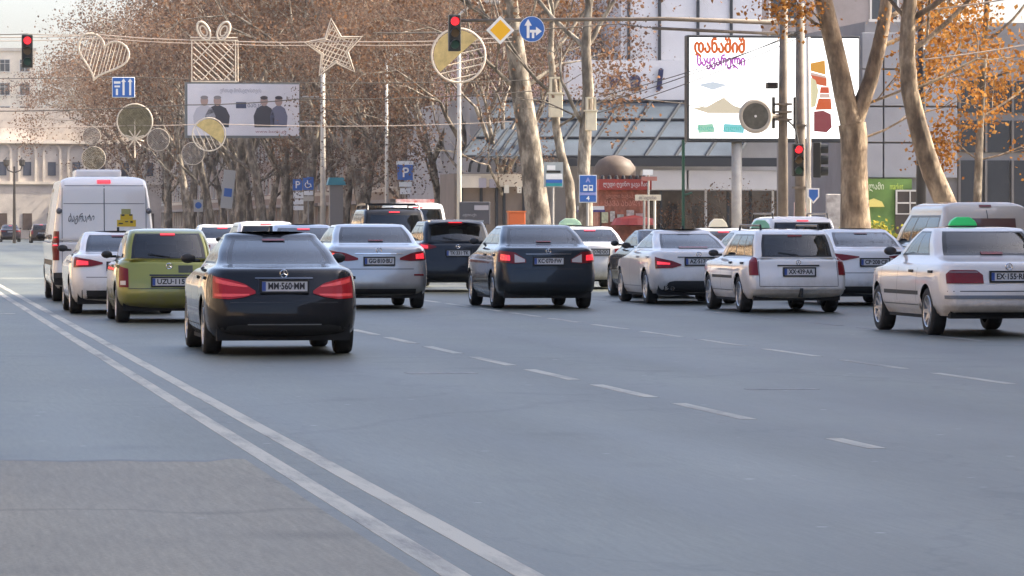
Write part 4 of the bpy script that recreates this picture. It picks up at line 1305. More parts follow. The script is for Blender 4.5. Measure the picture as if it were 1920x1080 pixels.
# 1 ---- black saloon, nearest
c = Car('saloon_car', 'glossy black coupe-like saloon nearest the camera beside the double line', 'car', 534.5, 47.6, BLACK, L=4.6, hw=0.885, H=1.415, zl=0.985, yl=0.16, zb=1.04, yb=0.62, zt=1.325, yt=1.52, wb=0.61, wt=0.47,
        zbot=0.20, wr=0.325, over=1.0, wheelbase=2.7, bow=0.14, rc=(0.24, 0.42), taper=0.05, spokes=10)
lt = [(0.33, 0.705), (0.45, 0.665), (0.62, 0.640), (0.86, 0.655)]; ht = [(0.33, 0.735), (0.45, 0.815), (0.62, 0.865), (0.86, 0.905)]
c.pair('taillight', lt, ht, mat('tail_lens_glow', (0.24, 0.006, 0.012), 0.3, coat=0.2, emit=(1.0, 0.02, 0.03), estr=0.022, spec=0.25), off=0.012, n=14)
for sgn in (1, -1):
    lo = [(0.42, 0.775), (0.60, 0.790), (0.80, 0.83)]; hi = [(0.42, 0.790), (0.60, 0.832), (0.80, 0.878)]
    lo2 = [(0.40, 0.685), (0.60, 0.665), (0.82, 0.675)]; hi2 = [(0.40, 0.70), (0.60, 0.70), (0.82, 0.705)]
    if sgn < 0:
        lo, hi, lo2, hi2 = [[(-a, z) for a, z in l][::-1] for l in (lo, hi, lo2, hi2)]
    TS = mat('tail_strip_soft', (0.42, 0.05, 0.05), 0.25, coat=0.3, emit=(1.0, 0.08, 0.08), estr=0.075)
    c.patch('light_strip', lo, hi, TS, off=0.015, n=8, k=2)
    c.patch('light_strip', lo2, hi2, TS, off=0.015, n=8, k=2)
c.plate(0.79, 'MM·560·MM')
c.rect('boot_seam', -0.62, 0.62, 0.602, 0.612, SEAL, off=0.002, n=14, k=1)
c.patch('chrome_strip', [(-0.33, 0.872), (0.33, 0.872)], [(-0.33, 0.888), (0.33, 0.888)], mat('dark_chrome', (0.16, 0.16, 0.17), 0.2, metal=0.9), off=0.012, n=8, k=1)
c.patch('diffuser', [(-0.74, 0.285), (-0.5, 0.235), (0.5, 0.235), (0.74, 0.285)], [(-0.74, 0.32), (-0.55, 0.355), (0.55, 0.355), (0.74, 0.32)], PLASTIC, off=0.006, n=14)
c.rect('bumper_strip', -0.42, 0.42, 0.355, 0.366, ALLOY, off=0.014, n=10, k=1)
c.third_light(1.305, 0.26, 0.02); c.fin(1.75); c.badge(0.93, 0.05)
c.doors((1.55, 2.55, 3.45), 0.95, 0.88)
# 2 ---- olive green hatchback
c = Car('hatchback_car', 'small olive green hatchback between the white van and the black saloon', 'car', 318, 63.4, GREEN, L=3.7, hw=0.805, H=1.435, zl=0.945, yl=0.14, zb=0.975, yb=0.18, zt=1.355, yt=0.52, wb=0.585, wt=0.49,
        zbot=0.21, wr=0.30, over=0.6, wheelbase=2.43, bow=0.12, rc=(0.20, 0.32), hood=0.85, ws=(1.0, 1.75), panes=((0.06, 0.42), (0.46, 0.88)), spokes=7)
c.pair('taillight', [(0.62, 0.54), (0.80, 0.54)], [(0.62, 0.82), (0.80, 0.86)], TAIL, off=0.012, n=6)
c.pair('reversing_lens', [(0.66, 0.575), (0.76, 0.575)], [(0.66, 0.635), (0.76, 0.635)], LENSCLR, off=0.017, n=3, k=2)
c.plate(0.625, 'UZU·115')
c.rect('bumper_seam', -0.72, 0.72, 0.515, 0.526, SEAL, off=0.002, n=14, k=1)
c.rect('plate_recess', -0.30, 0.30, 0.71, 0.735, SEAL, off=0.004, n=6, k=1)
c.rect('dark_sticker', 0.14, 0.36, 0.76, 0.87, mat('dark_sticker', (0.05, 0.055, 0.04), 0.5), off=0.004, n=3, k=2)
c.third_light(1.335, 0.22, 0.03, True); c.badge(0.86, 0.05); c.wiper(0.99)
c.doors((1.2, 2.25), 0.93, 0.86)
# 3 ---- white saloon partly behind the green hatch
c = Car('saloon_car', 'white saloon squeezed between the white van and the green hatchback', 'car', 232, 69.4, WHITE, L=4.5, hw=0.875, H=1.385, zl=0.985, yl=0.16, zb=1.035, yb=0.65, zt=1.315, yt=1.40, wb=0.60, wt=0.50,
        zbot=0.20, wr=0.32, over=0.95, bow=0.13, rc=(0.24, 0.40), taper=0.05)
c.pair('taillight', [(0.34, 0.83), (0.55, 0.79), (0.90, 0.775)], [(0.34, 0.86), (0.55, 0.91), (0.90, 0.955)], TAIL, off=0.012, n=12)
c.pair('light_strip', [(0.58, 0.815), (0.80, 0.81)], [(0.58, 0.875), (0.80, 0.90)], TAILLIT, off=0.017, n=5, k=2)
c.plate(0.80, 'BB·118·TT')
c.patch('diffuser', [(-0.70, 0.26), (0.70, 0.26)], [(-0.62, 0.40), (0.62, 0.40)] if False else [(-0.70, 0.40), (0.70, 0.40)], PLASTIC, off=0.006, n=12)
c.rect('boot_seam', -0.62, 0.62, 0.612, 0.622, SEAL, off=0.002, n=14, k=1)
c.third_light(1.29, 0.26, 0.02); c.fin(1.7); c.doors((1.5, 2.5, 3.4), 0.93, 0.87)
# 4 ---- white high roof van
c = Car('van', 'tall white panel van with script lettering and a yellow tiered sticker', 'van', 196, 80.6, WHITE, L=5.9, hw=0.99, H=2.42, zl=1.16, yl=0.05, zb=1.20, yb=0.06, zt=2.20, yt=0.15, wb=0.875, wt=0.755,
        zbot=0.26, wr=0.345, over=0.95, wheelbase=3.66, bow=0.05, rc=(0.12, 0.16), taper=0.01, hood=1.10, ws=(0.95, 1.75), rear_glass=False, panes=((0.74, 0.92),), belt_w=0.985, interior=False, spokes=6)
c.pair('taillight', [(0.865, 0.80), (1.06, 0.80)], [(0.865, 1.36), (1.06, 1.36)], TAIL, off=0.014, n=5, k=5)
c.pair('brake_lamp', [(0.89, 1.08), (1.0, 1.08)], [(0.89, 1.25), (1.0, 1.25)], TAILLIT, off=0.02, n=3, k=2)
c.rect('high_brake_light', -0.13, 0.13, 2.275, 2.335, TAILLIT, off=0.02, n=4, k=2)
c.rect('door_seam', -0.008, 0.008, 0.55, 2.24, SEAL, off=0.003, n=1, k=24)
c.rect('door_seam', -0.78, 0.78, 1.885, 1.90, mat('grey_seam', (0.2, 0.2, 0.2), 0.6), off=0.003, n=14, k=1)
c.rect('door_seam', -0.76, 0.76, 2.23, 2.245, mat('grey_seam', (0.2, 0.2, 0.2), 0.6), off=0.003, n=14, k=1)
for sg in (-1, 1):
    a, b = sorted((sg * 0.80, sg * 0.815))
    c.rect('door_seam', a, b, 0.7, 2.2, mat('grey_seam', (0.2, 0.2, 0.2), 0.6), off=0.003, n=1, k=20)
    p = c.rear(sg * 0.86, 1.75, 0.01)
    MB().lathe([(-0.05, 0.001), (-0.04, 0.05), (0.02, 0.06)], 'y', 12).build('hinge', mat('grey_plastic', (0.16, 0.16, 0.17), 0.5), c.t, True).location = tuple(p)
o = text('van_lettering', 'ბაგრატი', 0.21, mat('script_ink', (0.06, 0.06, 0.065), 0.5), c.t, tuple(c.rear(-0.44, 1.61, 0.006) + np.array([0, -0.004, 0])), shear=0.35, width=0.50)
STK = mat('sticker_yellow', (0.62, 0.42, 0.02), 0.5); STO = mat('sticker_olive', (0.36, 0.34, 0.12), 0.5)
for (a0, a1, z0, z1, mm) in ((0.33, 0.51, 1.69, 1.79, STO), (0.31, 0.55, 1.58, 1.688, STK), (0.245, 0.61, 1.45, 1.578, STK)):
    c.rect('sticker', a0, a1, z0, z1, mm, off=0.006, n=3, k=2)
for (a0, a1, z0, z1) in ((0.33, 0.39, 1.655, 1.685), (0.48, 0.54, 1.66, 1.685), (0.50, 0.55, 1.52, 1.56), (0.28, 0.36, 1.50, 1.52), (0.40, 0.46, 1.535, 1.555)):
    c.rect('sticker_mark', a0, a1, z0, z1, PLATET, off=0.011, n=2, k=1, depth=0.003)
bevel(MB().box(-0.52, 0.38, 1.0, 2.2, 2.40, 2.56).build('roof_unit', WHITE, c.t), 0.05, 2)
c.plate(0.72, 'XX·204·AB')
c.rect('bumper', -0.95, 0.95, 0.36, 0.56, PLASTIC, off=0.05, n=16, k=2, depth=0.06)
c.side_line([(0.6, 0.75), (4.6, 0.75)], 0.10, PLASTIC, 'side_rub_strip')
c.side_line([(0.9, 1.15), (4.4, 1.15)], 0.02, mat('grey_seam', (0.2, 0.2, 0.2), 0.6), 'side_seam')
# 5 ---- silver saloon
c = Car('saloon_car', 'silver saloon waiting ahead of the black car in the second lane', 'car', 712, 73.8, SILVER, L=4.8, hw=0.91, H=1.51, zl=1.10, yl=0.14, zb=1.165, yb=0.55, zt=1.445, yt=1.25, wb=0.66, wt=0.545,
        zbot=0.22, wr=0.33, over=1.02, wheelbase=2.78, bow=0.11, rc=(0.22, 0.36), taper=0.04, hood=0.88)
c.pair('taillight', [(0.37, 0.865), (0.55, 0.845), (0.98, 0.865)], [(0.37, 0.90), (0.60, 0.99), (0.98, 1.04)], TAIL, off=0.012, n=12)
c.pair('light_strip', [(0.66, 0.88), (0.84, 0.885)], [(0.66, 0.96), (0.84, 0.985)], TAILLIT, off=0.017, n=4, k=2)
c.plate(0.845, 'GG·810·BU')
c.rect('chrome_strip', -0.42, 0.42, 0.965, 0.985, CHROME, off=0.014, n=8, k=1); c.badge(1.03, 0.055)
c.rect('boot_seam', -0.62, 0.62, 0.70, 0.711, SEAL, off=0.002, n=14, k=1)
c.patch('diffuser', [(-0.66, 0.27), (0.66, 0.27)], [(-0.66, 0.36), (0.66, 0.36)], PLASTIC, off=0.006, n=12)
c.pair('reflector', [(0.62, 0.585), (0.82, 0.585)], [(0.62, 0.615), (0.82, 0.615)], TAIL, off=0.012, n=4, k=1)
c.third_light(1.20, 0.26, 0.02); c.doors((1.6, 2.65, 3.6), 1.05, 0.97)
# 6 ---- dark blue-grey saloon
c = Car('saloon_car', 'dark blue-grey saloon with both brake lights glowing in the middle lane', 'car', 1030, 73.8, NAVYP, L=4.8, hw=0.90, H=1.495, zl=1.08, yl=0.12, zb=1.14, yb=0.55, zt=1.425, yt=1.25, wb=0.665, wt=0.54,
        zbot=0.22, wr=0.33, over=1.02, wheelbase=2.78, bow=0.11, rc=(0.22, 0.36), taper=0.04, hood=0.88)
c.pair('taillight', [(0.40, 0.815), (0.6, 0.80), (0.98, 0.835)], [(0.40, 0.87), (0.60, 1.00), (0.98, 1.035)], TAIL, off=0.012, n=12)
c.pair('reversing_lens', [(0.42, 0.825), (0.60, 0.815)], [(0.42, 0.875), (0.60, 0.965)], LENSCLR, off=0.016, n=4, k=2)
c.pair('brake_lamp', [(0.68, 0.85), (0.88, 0.86)], [(0.68, 0.945), (0.88, 0.965)], TAILLIT, off=0.018, n=4, k=2)
c.plate(0.845, 'KC·070·FW')
c.rect('chrome_strip', -0.40, 0.40, 0.955, 0.978, mat('dark_chrome', (0.16, 0.16, 0.17), 0.2, metal=0.9), off=0.014, n=8, k=1); c.badge(1.015, 0.05)
c.rect('boot_seam', -0.62, 0.62, 0.70, 0.711, SEAL, off=0.002, n=14, k=1)
c.third_light(1.18, 0.26, 0.02); c.doors((1.6, 2.65, 3.6), 1.03, 0.95)
# 7 ---- navy crossover between the two middle saloons
c = Car('crossover_car', 'dark navy crossover with pale roof edge between the silver and blue-grey saloons', 'car', 860, 92.0, paint('navy_black', (0.012, 0.016, 0.026)), L=4.4, hw=0.90, H=1.60, zl=1.075, yl=0.12, zb=1.12, yb=0.17, zt=1.475, yt=0.50, wb=0.66, wt=0.58,
        zbot=0.24, wr=0.35, over=0.85, bow=0.10, rc=(0.2, 0.32), hood=0.98, ws=(1.1, 1.85), panes=((0.08, 0.42), (0.46, 0.88)), glass=GLASSD)
c.pair('taillight', [(0.48, 0.98), (0.70, 0.93), (1.0, 0.94)], [(0.48, 1.01), (0.70, 1.06), (1.0, 1.10)], TAIL, off=0.012, n=10)
c.pair('brake_lamp', [(0.66, 0.96), (0.84, 0.96)], [(0.66, 1.02), (0.84, 1.045)], TAILLIT, off=0.018, n=4, k=2)
c.plate(0.86, 'TK·331·TK'); c.third_light(1.53, 0.3, 0.03, True); c.wiper(1.14); c.badge(1.0, 0.05)
c.rect('window_notice', -0.16, 0.14, 1.30, 1.40, PLATEM, off=-0.012, n=3, k=2)
MB().box(-0.60, 0.60, 0.30, 0.62, 1.545, 1.58).build('roof_spoiler', WHITE, c.t)
# 8 ---- white coupe-like saloon right lanes
c = Car('saloon_car', 'white coupe-like saloon left of the white estate car', 'car', 1313, 78.0, WARMW, L=4.6, hw=0.885, H=1.405, zl=0.985, yl=0.16, zb=1.04, yb=0.62, zt=1.315, yt=1.52, wb=0.61, wt=0.47,
        zbot=0.20, wr=0.325, over=1.0, wheelbase=2.7, bow=0.14, rc=(0.24, 0.42), taper=0.05)
c.pair('taillight', [(0.34, 0.725), (0.5, 0.675), (0.86, 0.665)], [(0.34, 0.745), (0.5, 0.81), (0.86, 0.885)], TAIL, off=0.012, n=12)
c.pair('light_strip', [(0.55, 0.735), (0.80, 0.74)], [(0.55, 0.77), (0.80, 0.80)], TAILLIT, off=0.017, n=5, k=2)
c.plate(0.80, 'AZ·517·IN'); c.badge(0.93, 0.05)
c.rect('boot_strip', -0.4, 0.4, 0.872, 0.885, PLASTIC, off=0.012, n=8, k=1)
c.patch('diffuser', [(-0.76, 0.225), (0.76, 0.225)], [(-0.76, 0.27), (-0.55, 0.44), (0.55, 0.44), (0.76, 0.27)], PLASTIC, off=0.006, n=16)
c.exhaust((-0.52, 0.52), 0.30); c.fin(1.75); c.third_light(1.055, 0.55, 0.03); c.doors((1.55, 2.55, 3.45), 0.95, 0.88)
# 9 ---- white estate
c = Car('estate_car', 'white estate car with tall red corner lights right of centre', 'car', 1499, 70.4, WHITE, L=4.6, hw=0.865, H=1.415, zl=0.915, yl=0.10, zb=0.945, yb=0.14, zt=1.325, yt=0.42, wb=0.625, wt=0.545,
        zbot=0.24, wr=0.315, over=1.0, wheelbase=2.64, bow=0.09, rc=(0.14, 0.24), hood=0.85, ws=(1.2, 1.95), panes=((0.03, 0.26), (0.29, 0.55), (0.58, 0.88)), spokes=8, bump=0.03)
c.pair('taillight', [(0.69, 0.635), (0.86, 0.635)], [(0.69, 0.92), (0.86, 0.945)], TAIL, off=0.014, n=6)
c.plate(0.695, 'XX·439·AA')
c.rect('plate_handle', -0.36, 0.36, 0.785, 0.81, PLASTIC, off=0.014, n=8, k=1)
c.rect('tailgate_seam', -0.68, 0.68, 0.445, 0.455, SEAL, off=0.002, n=14, k=1)
c.rect('bumper_mould', -0.84, 0.84, 0.40, 0.43, WHITE, off=0.02, n=16, k=2)
for sg in (-1, 1):
    a, b = sorted((sg * 0.672, sg * 0.682)); c.rect('tailgate_seam', a, b, 0.46, 0.92, SEAL, off=0.002, n=1, k=10)
c.third_light(1.295, 0.24, 0.03); c.wiper(0.965); c.badge(0.85, 0.045)
MB().box(0.0, 0.035, -0.14, 0.1, 0.27, 0.42).build('tow_hook', PLASTIC, c.t)
c.side_line([(1.45, 0.60), (3.2, 0.60)], 0.05, PLASTIC, 'side_moulding'); c.doors((1.5, 2.45, 3.4), 0.9, 0.84, PLASTIC); c.roof_rails(0.75, 2.6, 0.50)
# 10 --- white saloon taxi, right edge
c = Car('taxi_car', 'white saloon taxi with bright green roof sign at the right edge', 'taxi', 1896, 55.6, WARMW, L=4.8, hw=0.90, H=1.465, zl=0.985, yl=0.13, zb=1.075, yb=0.95, zt=1.40, yt=1.45, wb=0.66, wt=0.555,
        zbot=0.27, wr=0.325, over=1.08, wheelbase=2.83, bow=0.09, rc=(0.18, 0.32), taper=0.03, hood=0.88, rcw=0.09, spokes=8, bump=0.03, panes=((0.14, 0.48), (0.52, 0.88)))
c.pair('taillight', [(0.36, 0.705), (0.86, 0.705)], [(0.36, 0.82), (0.44, 0.885), (0.78, 0.885), (0.86, 0.83)], TAIL, off=0.014, n=14)
c.pair('smoked_lens', [(0.42, 0.845), (0.80, 0.845)], [(0.42, 0.87), (0.80, 0.87)], mat('smoked_lens', (0.16, 0.07, 0.06), 0.2, coat=0.8), off=0.018, n=8, k=1)
c.plate(0.80, 'EX·155·RR')
c.rect('bumper_mould', -0.92, 0.92, 0.505, 0.55, mat('bumper_blue', (0.14, 0.16, 0.19), 0.4), off=0.016, n=18, k=2)
c.rect('bumper_seam', -0.88, 0.88, 0.60, 0.612, SEAL, off=0.002, n=16, k=1)
c.patch('valance', [(-0.72, 0.275), (0.72, 0.275)], [(-0.72, 0.33), (0.72, 0.33)], PLASTIC, off=0.006, n=12)
c.side_line([(1.5, 0.565), (3.45, 0.565)], 0.055, PLASTIC, 'side_moulding')
c.doors((1.62, 2.7, 3.65), 0.96, 0.86, PLASTIC); c.taxi_sign(2.1, TAXIG, 0.40, 0.12, -0.12); c.third_light(1.10, 0.3, 0.035)
c.badge(0.93, 0.05)
# 11 --- white saloon behind the estate
c = Car('saloon_car', 'white saloon with slim wraparound lights between the estate car and the taxi', 'car', 1642, 76.6, WHITE, L=4.5, hw=0.875, H=1.42, zl=1.02, yl=0.14, zb=1.08, yb=0.55, zt=1.345, yt=1.30, wb=0.61, wt=0.51, bow=0.12, rc=(0.24, 0.4), taper=0.04)
c.pair('taillight', [(0.28, 0.885), (0.55, 0.83), (0.95, 0.815)], [(0.28, 0.905), (0.55, 0.94), (0.95, 0.985)], TAIL, off=0.012, n=12)
c.plate(0.80, 'CP·208·CP'); c.patch('diffuser', [(-0.7, 0.23), (0.7, 0.23)], [(-0.7, 0.36), (0.7, 0.36)], PLASTIC, off=0.006, n=12)
c.rect('boot_seam', -0.62, 0.62, 0.60, 0.611, SEAL, off=0.002, n=14, k=1); c.third_light(1.32, 0.24, 0.02); c.doors((1.5, 2.5, 3.4), 0.98, 0.9)
# 12 --- beige van behind the taxi
c = Car('van', 'beige passenger van behind the taxi at the right edge', 'van', 1858, 75.5, CHAMP, L=4.9, hw=0.96, H=1.90, zl=1.12, yl=0.06, zb=1.16, yb=0.08, zt=1.66, yt=0.26, wb=0.80, wt=0.70,
        zbot=0.24, wr=0.33, over=0.95, wheelbase=3.1, bow=0.06, rc=(0.13, 0.2), taper=0.015, hood=1.05, ws=(0.95, 1.7), panes=((0.05, 0.34), (0.37, 0.66), (0.69, 0.9)), belt_w=0.97, rear_glass=False)
c.pair('taillight', [(0.85, 0.8), (1.02, 0.8)], [(0.85, 1.2), (1.02, 1.2)], TAIL, off=0.014, n=5)
c.rect('high_brake_light', -0.11, 0.11, 1.80, 1.835, TAIL, off=0.016, n=4, k=1)
c.rect('rear_pane', -0.52, 0.52, 1.26, 1.60, mat('brown_pane', (0.12, 0.05, 0.04), 0.15, coat=1.0), off=0.006, n=8, k=4)
c.rect('door_seam', -0.008, 0.008, 0.5, 1.75, SEAL, off=0.003, n=1, k=16)
# 13 --- cars farther up the queue
def far_car(name, label, cat, px, Y, pm, H, kind='sedan', **kw):
    base = dict(L=4.5, hw=0.88, zbot=0.21, bow=0.11, rc=(0.22, 0.36))
    if kind == 'sedan':
        base.update(H=H, zl=H * 0.705, yl=0.14, zb=H * 0.75, yb=0.6, zt=H * 0.945, yt=1.3, wb=0.62, wt=0.52)
    elif kind == 'hatch':
        base.update(H=H, zl=H * 0.66, yl=0.12, zb=H * 0.69, yb=0.17, zt=H * 0.93, yt=0.48, wb=0.63, wt=0.54, ws=(1.05, 1.85), hood=0.9, over=0.8)
    elif kind == 'suv':
        base.update(L=4.9, hw=0.94, H=H, zl=H * 0.60, yl=0.10, zb=H * 0.63, yb=0.14, zt=H * 0.92, yt=0.36, wb=0.70, wt=0.63, ws=(1.3, 1.95), hood=1.1, over=0.95, wheelbase=2.8, wr=0.37, zbot=0.3, rc=(0.15, 0.24), belt_w=0.96)
    base.update(kw)
    c = Car(name, label, cat, px, Y, pm, **base)
    zl = base['zl']; hw = base['hw']
    if kind == 'sedan':
        c.pair('taillight', [(0.4, zl - 0.19), (0.96, zl - 0.2)], [(0.4, zl - 0.10), (0.96, zl - 0.04)], TAIL, off=0.012, n=8)
        c.plate(zl - 0.17, kw.get('txt', 'OO·742·OO'))
    else:
        c.pair('taillight', [(hw * 0.74, zl - 0.30), (hw * 1.02, zl - 0.30)], [(hw * 0.74, zl - 0.03), (hw * 1.02, zl)], TAIL, off=0.012, n=6)
        c.plate(zl - 0.22, 'OO·742·OO')
        c.wiper(base['zb'] + 0.03)
    c.third_light(base['zt'] - 0.03 if kind == 'sedan' else base['zt'] + 0.03, 0.26, 0.025, True)
    return c
c = far_car('saloon_car', 'grey-blue saloon mostly hidden behind the silver and black saloons', 'car', 580, 86.0, GREYB, 1.50)
c = far_car('hatchback_car', 'white hatchback with glowing high brake light behind the grey-blue saloon', 'car', 503, 97.0, WHITE, 1.57, 'hatch', glass=GLASSD)
c = far_car('saloon_car', 'white saloon at the head of the second lane behind the green hatchback', 'car', 424, 108.0, WHITE, 1.50)
c = far_car('suv_car', 'tall black off-roader with roof rack ahead of the navy crossover', 'car', 743, 100.5, paint('soot', (0.016, 0.015, 0.016)), 1.90, 'suv', glass=GLASSD)
c.roof_rails(0.6, 2.8, 0.62)
MB().box(-0.66, 0.55, 0.7, 2.2, c.H + 0.05, c.H + 0.10).build('roof_rack', SEAL, c.t)
c = far_car('van', 'white van with a red light bar beyond the black off-roader', 'van', 787, 112.0, WHITE, 2.08, 'suv', rear_glass=True, hw=0.86)
MB().box(-0.5, 0.5, 0.8, 1.1, c.H + 0.0, c.H + 0.09).build('light_bar', mat('red_white_bar', (0.6, 0.12, 0.10), 0.4, col2=(0.75, 0.7, 0.68), scale=6), c.t)
c = far_car('taxi_car', 'white taxi with pale green roof sign beside the red kiosk', 'taxi', 1122, 96.0, WHITE, 1.455)
c.taxi_sign(1.9, TAXIP, 0.55, 0.16, -0.35)
c = far_car('saloon_car', 'small dark saloon tucked in front of the white coupe-like saloon', 'car', 1277, 84.3, paint('dark_brown', (0.018, 0.014, 0.013)), 1.40, hw=0.86)
c.doors((1.5, 2.5, 3.4), 0.9, 0.85)
c = far_car('taxi_car', 'white taxi with green roof sign just beyond the white estate car', 'taxi', 1462, 84.4, WHITE, 1.40)
c.taxi_sign(1.9, mat('taxi_mint', (0.35, 0.68, 0.42), 0.4), 0.40, 0.17)
c = far_car('suv_car', 'white off-roader with black rear window above the estate car', 'car', 1512, 92.2, WHITE, 1.67, 'suv', glass=GLASSD, L=4.6)
c.roof_rails(0.6, 2.8, 0.62)
c = far_car('taxi_car', 'white taxi with cream roof sign left of the white off-roader', 'taxi', 1376, 98.2, WHITE, 1.41)
c.taxi_sign(1.9, TAXIC, 0.46, 0.20)
c = far_car('saloon_car', 'dark saloon far down the street at the left edge', 'car', 20, 350.0, paint('far_plum', (0.03, 0.022, 0.028)), 1.45)
c = far_car('hatchback_car', 'dark hatchback far down the street just left of the van', 'car', 78, 330.0, paint('far_brown', (0.05, 0.035, 0.03)), 1.5, 'hatch')

# ================================================================ STREET FURNITURE
POLE = mat('pole_grey', (0.34, 0.32, 0.29), 0.55, var=0.15, scale=3)
POLEW = mat('pole_white', (0.62, 0.58, 0.50), 0.5, var=0.1, scale=3)
POLED = mat('pole_brown', (0.15, 0.122, 0.095), 0.7, var=0.25, scale=3)
SIGNB = mat('sign_blue', (0.035, 0.13, 0.42), 0.4)
SIGNW = mat('sign_white', (0.78, 0.78, 0.76), 0.45)
SIGNY = mat('sign_yellow', (0.85, 0.46, 0.02), 0.4)
HOUS = mat('signal_housing', (0.02, 0.022, 0.02), 0.5)
REDL = mat('signal_red_lit', (0.35, 0.01, 0.012), 0.3, emit=(1.0, 0.02, 0.03), estr=0.55)
OFFY = mat('signal_amber_off', (0.10, 0.06, 0.02), 0.3)
OFFG = mat('signal_green_off', (0.02, 0.07, 0.045), 0.3)
def disc(r, y0, y1, n=32, cx=0.0, cz=0.0):
    return MB().prism([(cx + r * math.cos(2 * math.pi * k / n), cz + r * math.sin(2 * math.pi * k / n)) for k in range(n)], y0, y1)
def at(px, py, d):
    u, z = fp(px, py, d)
    return u, z

def signal(name, label, px, py, d, h=1.0, lit='red', hanger=None):
    """three-lamp traffic light, centre at the pixel"""
    u, z = at(px, py, d)
    t = road_thing(name, label, 'traffic light', u, d, z)
    s = h / 1.0
    bevel(MB().box(-0.17 * s, 0.17 * s, -0.02, 0.22, -0.5 * s, 0.5 * s).build('housing', HOUS, t), 0.03, 2)
    for k, (m) in enumerate((REDL if lit == 'red' else TAIL, OFFY, OFFG)):
        zc = (0.32 - 0.32 * k) * s
        o = disc(0.115 * s, -0.05, -0.022).build('lens', m, t); o.location.z = zc
        v = MB()
        pr = []
        for i in range(9):
            a = math.pi * i / 8
            pr.append((0.135 * s * math.cos(a), 0.135 * s * math.sin(a)))
        for i in range(8):
            (x0, z0), (x1, z1) = pr[i], pr[i + 1]
            v.quad((x0, -0.02, z0), (x1, -0.02, z1), (x1 * 0.96, -0.20, z1 * 0.9), (x0 * 0.96, -0.20, z0 * 0.9))
        v = v.build('visor', HOUS, t); v.location.z = zc
    return t, u, z

# --- mast arm at the corner with red light, priority diamond and arrow sign
DA = 120.0
up, _ = at(1500, 420, DA)
ua, za = at(845, 47, DA)
mast = road_thing('traffic_mast', 'brown corner mast with a long horizontal arm over the lanes', 'mast', up, DA)
MB().tube([(0, 0, -0.1), (0, 0, 4), (0, 0, za + 0.7)], [0.17, 0.15, 0.12], 14).build('column', POLED, mast, True)
MB().tube([(0, 0, za + 0.12), (-4, 0, za + 0.22), (ua - up, 0, za + 0.12)], [0.075, 0.06, 0.045], 10).build('arm', POLED, mast, True)
MB().tube([(0, 0, za - 0.22), (-4.4, 0, za - 0.05)], 0.045, 8).build('arm_brace', POLED, mast, True)
for q in (0.1, 0.35, 0.6):
    MB().box(-0.2, 0.2, -0.2, 0.2, za * q, za * q + 0.06).build('clamp', POLED, mast)
o = MB().lathe([(0.0, 0.34), (0.06, 0.34), (0.06, 0.22), (0.0, 0.2)], 'z', 12).build('base_collar', POLED, mast)
signal('traffic_light', 'red traffic light hanging from the arm in front of the round ornament', 853, 62, DA - 0.25, 1.05)
u, z = at(938, 57, DA - 0.15)
t = road_thing('priority_sign', 'yellow and white diamond priority sign on the mast arm', 'sign', u, DA - 0.15, z)
r = 0.41
MB().prism([(-r, 0), (0, -r), (r, 0), (0, r)], -0.02, 0.02).build('plate', SIGNW, t)
q = r * 0.74
MB().prism([(-q, 0), (0, -q), (q, 0), (0, q)], -0.026, -0.021).build('yellow_face', SIGNY, t)
q2 = r * 0.78
MB().box(-0.03, 0.03, 0.03, 0.1, 0.0, 0.3).build('bracket', POLED, t)
u, z = at(997, 55, DA - 0.15)
t = road_thing('arrow_sign', 'round blue sign with white arrows ahead and right on the mast arm', 'sign', u, DA - 0.15, z)
disc(0.375, -0.015, 0.015).build('rim', SIGNW, t)
disc(0.36, -0.02, -0.0155).build('blue_face', SIGNB, t)
ar = MB().box(-0.15, -0.07, -0.025, -0.0205, -0.26, 0.12).prism([(-0.22, 0.10), (0.0, 0.10), (-0.11, 0.29)], -0.025, -0.0205)
ar.box(-0.06, 0.14, -0.0245, -0.0205, -0.10, -0.02).prism([(0.12, -0.19), (0.29, -0.06), (0.12, 0.07)], -0.025, -0.0205).box(-0.0, 0.07, -0.0243, -0.0206, -0.26, -0.101)
ar.build('white_arrows', SIGNW, t)
MB().box(-0.03, 0.03, 0.02, 0.1, 0.0, 0.25).build('bracket', POLED, t)

# --- second bare pole beside it, with clamp, lamp and round mirror-like ornament
DB = 117.0
ub, _ = at(1468, 420, DB); _, zb_ = at(1468, -40, DB)
pole2 = road_thing('utility_pole', 'plain brown utility pole just left of the mast in front of the LED screen', 'pole', ub, DB)
MB().tube([(0, 0, -0.1), (0, 0, 5), (0.02, 0, zb_)], [0.16, 0.13, 0.11], 12).build('column', POLED, pole2, True)
_, zq = at(1468, 212, DB)
for dz in (-0.22, 0.0, 0.22):
    MB().box(-0.22, 0.22, -0.2, 0.2, zq + dz, zq + dz + 0.06).build('clamp', POLED, pole2)
_, zc = at(1447, 160, DB)
o = MB().box(-0.5, -0.18, -0.2, 0.1, zc - 0.1, zc + 0.08).build('camera_box', SEAL, pole2); bevel(o, 0.03, 2)
for x in (-0.3, 0.32):
    MB().tube([(x, -0.1, zq - 0.45), (x, -0.1, zq + 0.45)], 0.05, 6).build('loudspeaker', SEAL, pole2)
MB().tube([(0.0, 0, zq - 0.1), (0.35, 0, zq - 0.4), (0.45, 0, zq - 0.9)], 0.03, 6).build('cable_loop', SEAL, pole2)
u, z = at(1416, 218, DB - 0.35)
t = road_thing('round_mirror', 'dark round disc in a pale ring clamped to the utility pole over the LED screen', 'mirror', u, DB - 0.35, z)
MB().lathe([(-0.02, 0.36), (-0.06, 0.42), (-0.03, 0.49), (0.03, 0.47), (0.04, 0.36)], 'y', 32).build('ring', mat('pale_ring', (0.42, 0.38, 0.32), 0.5), t, True)
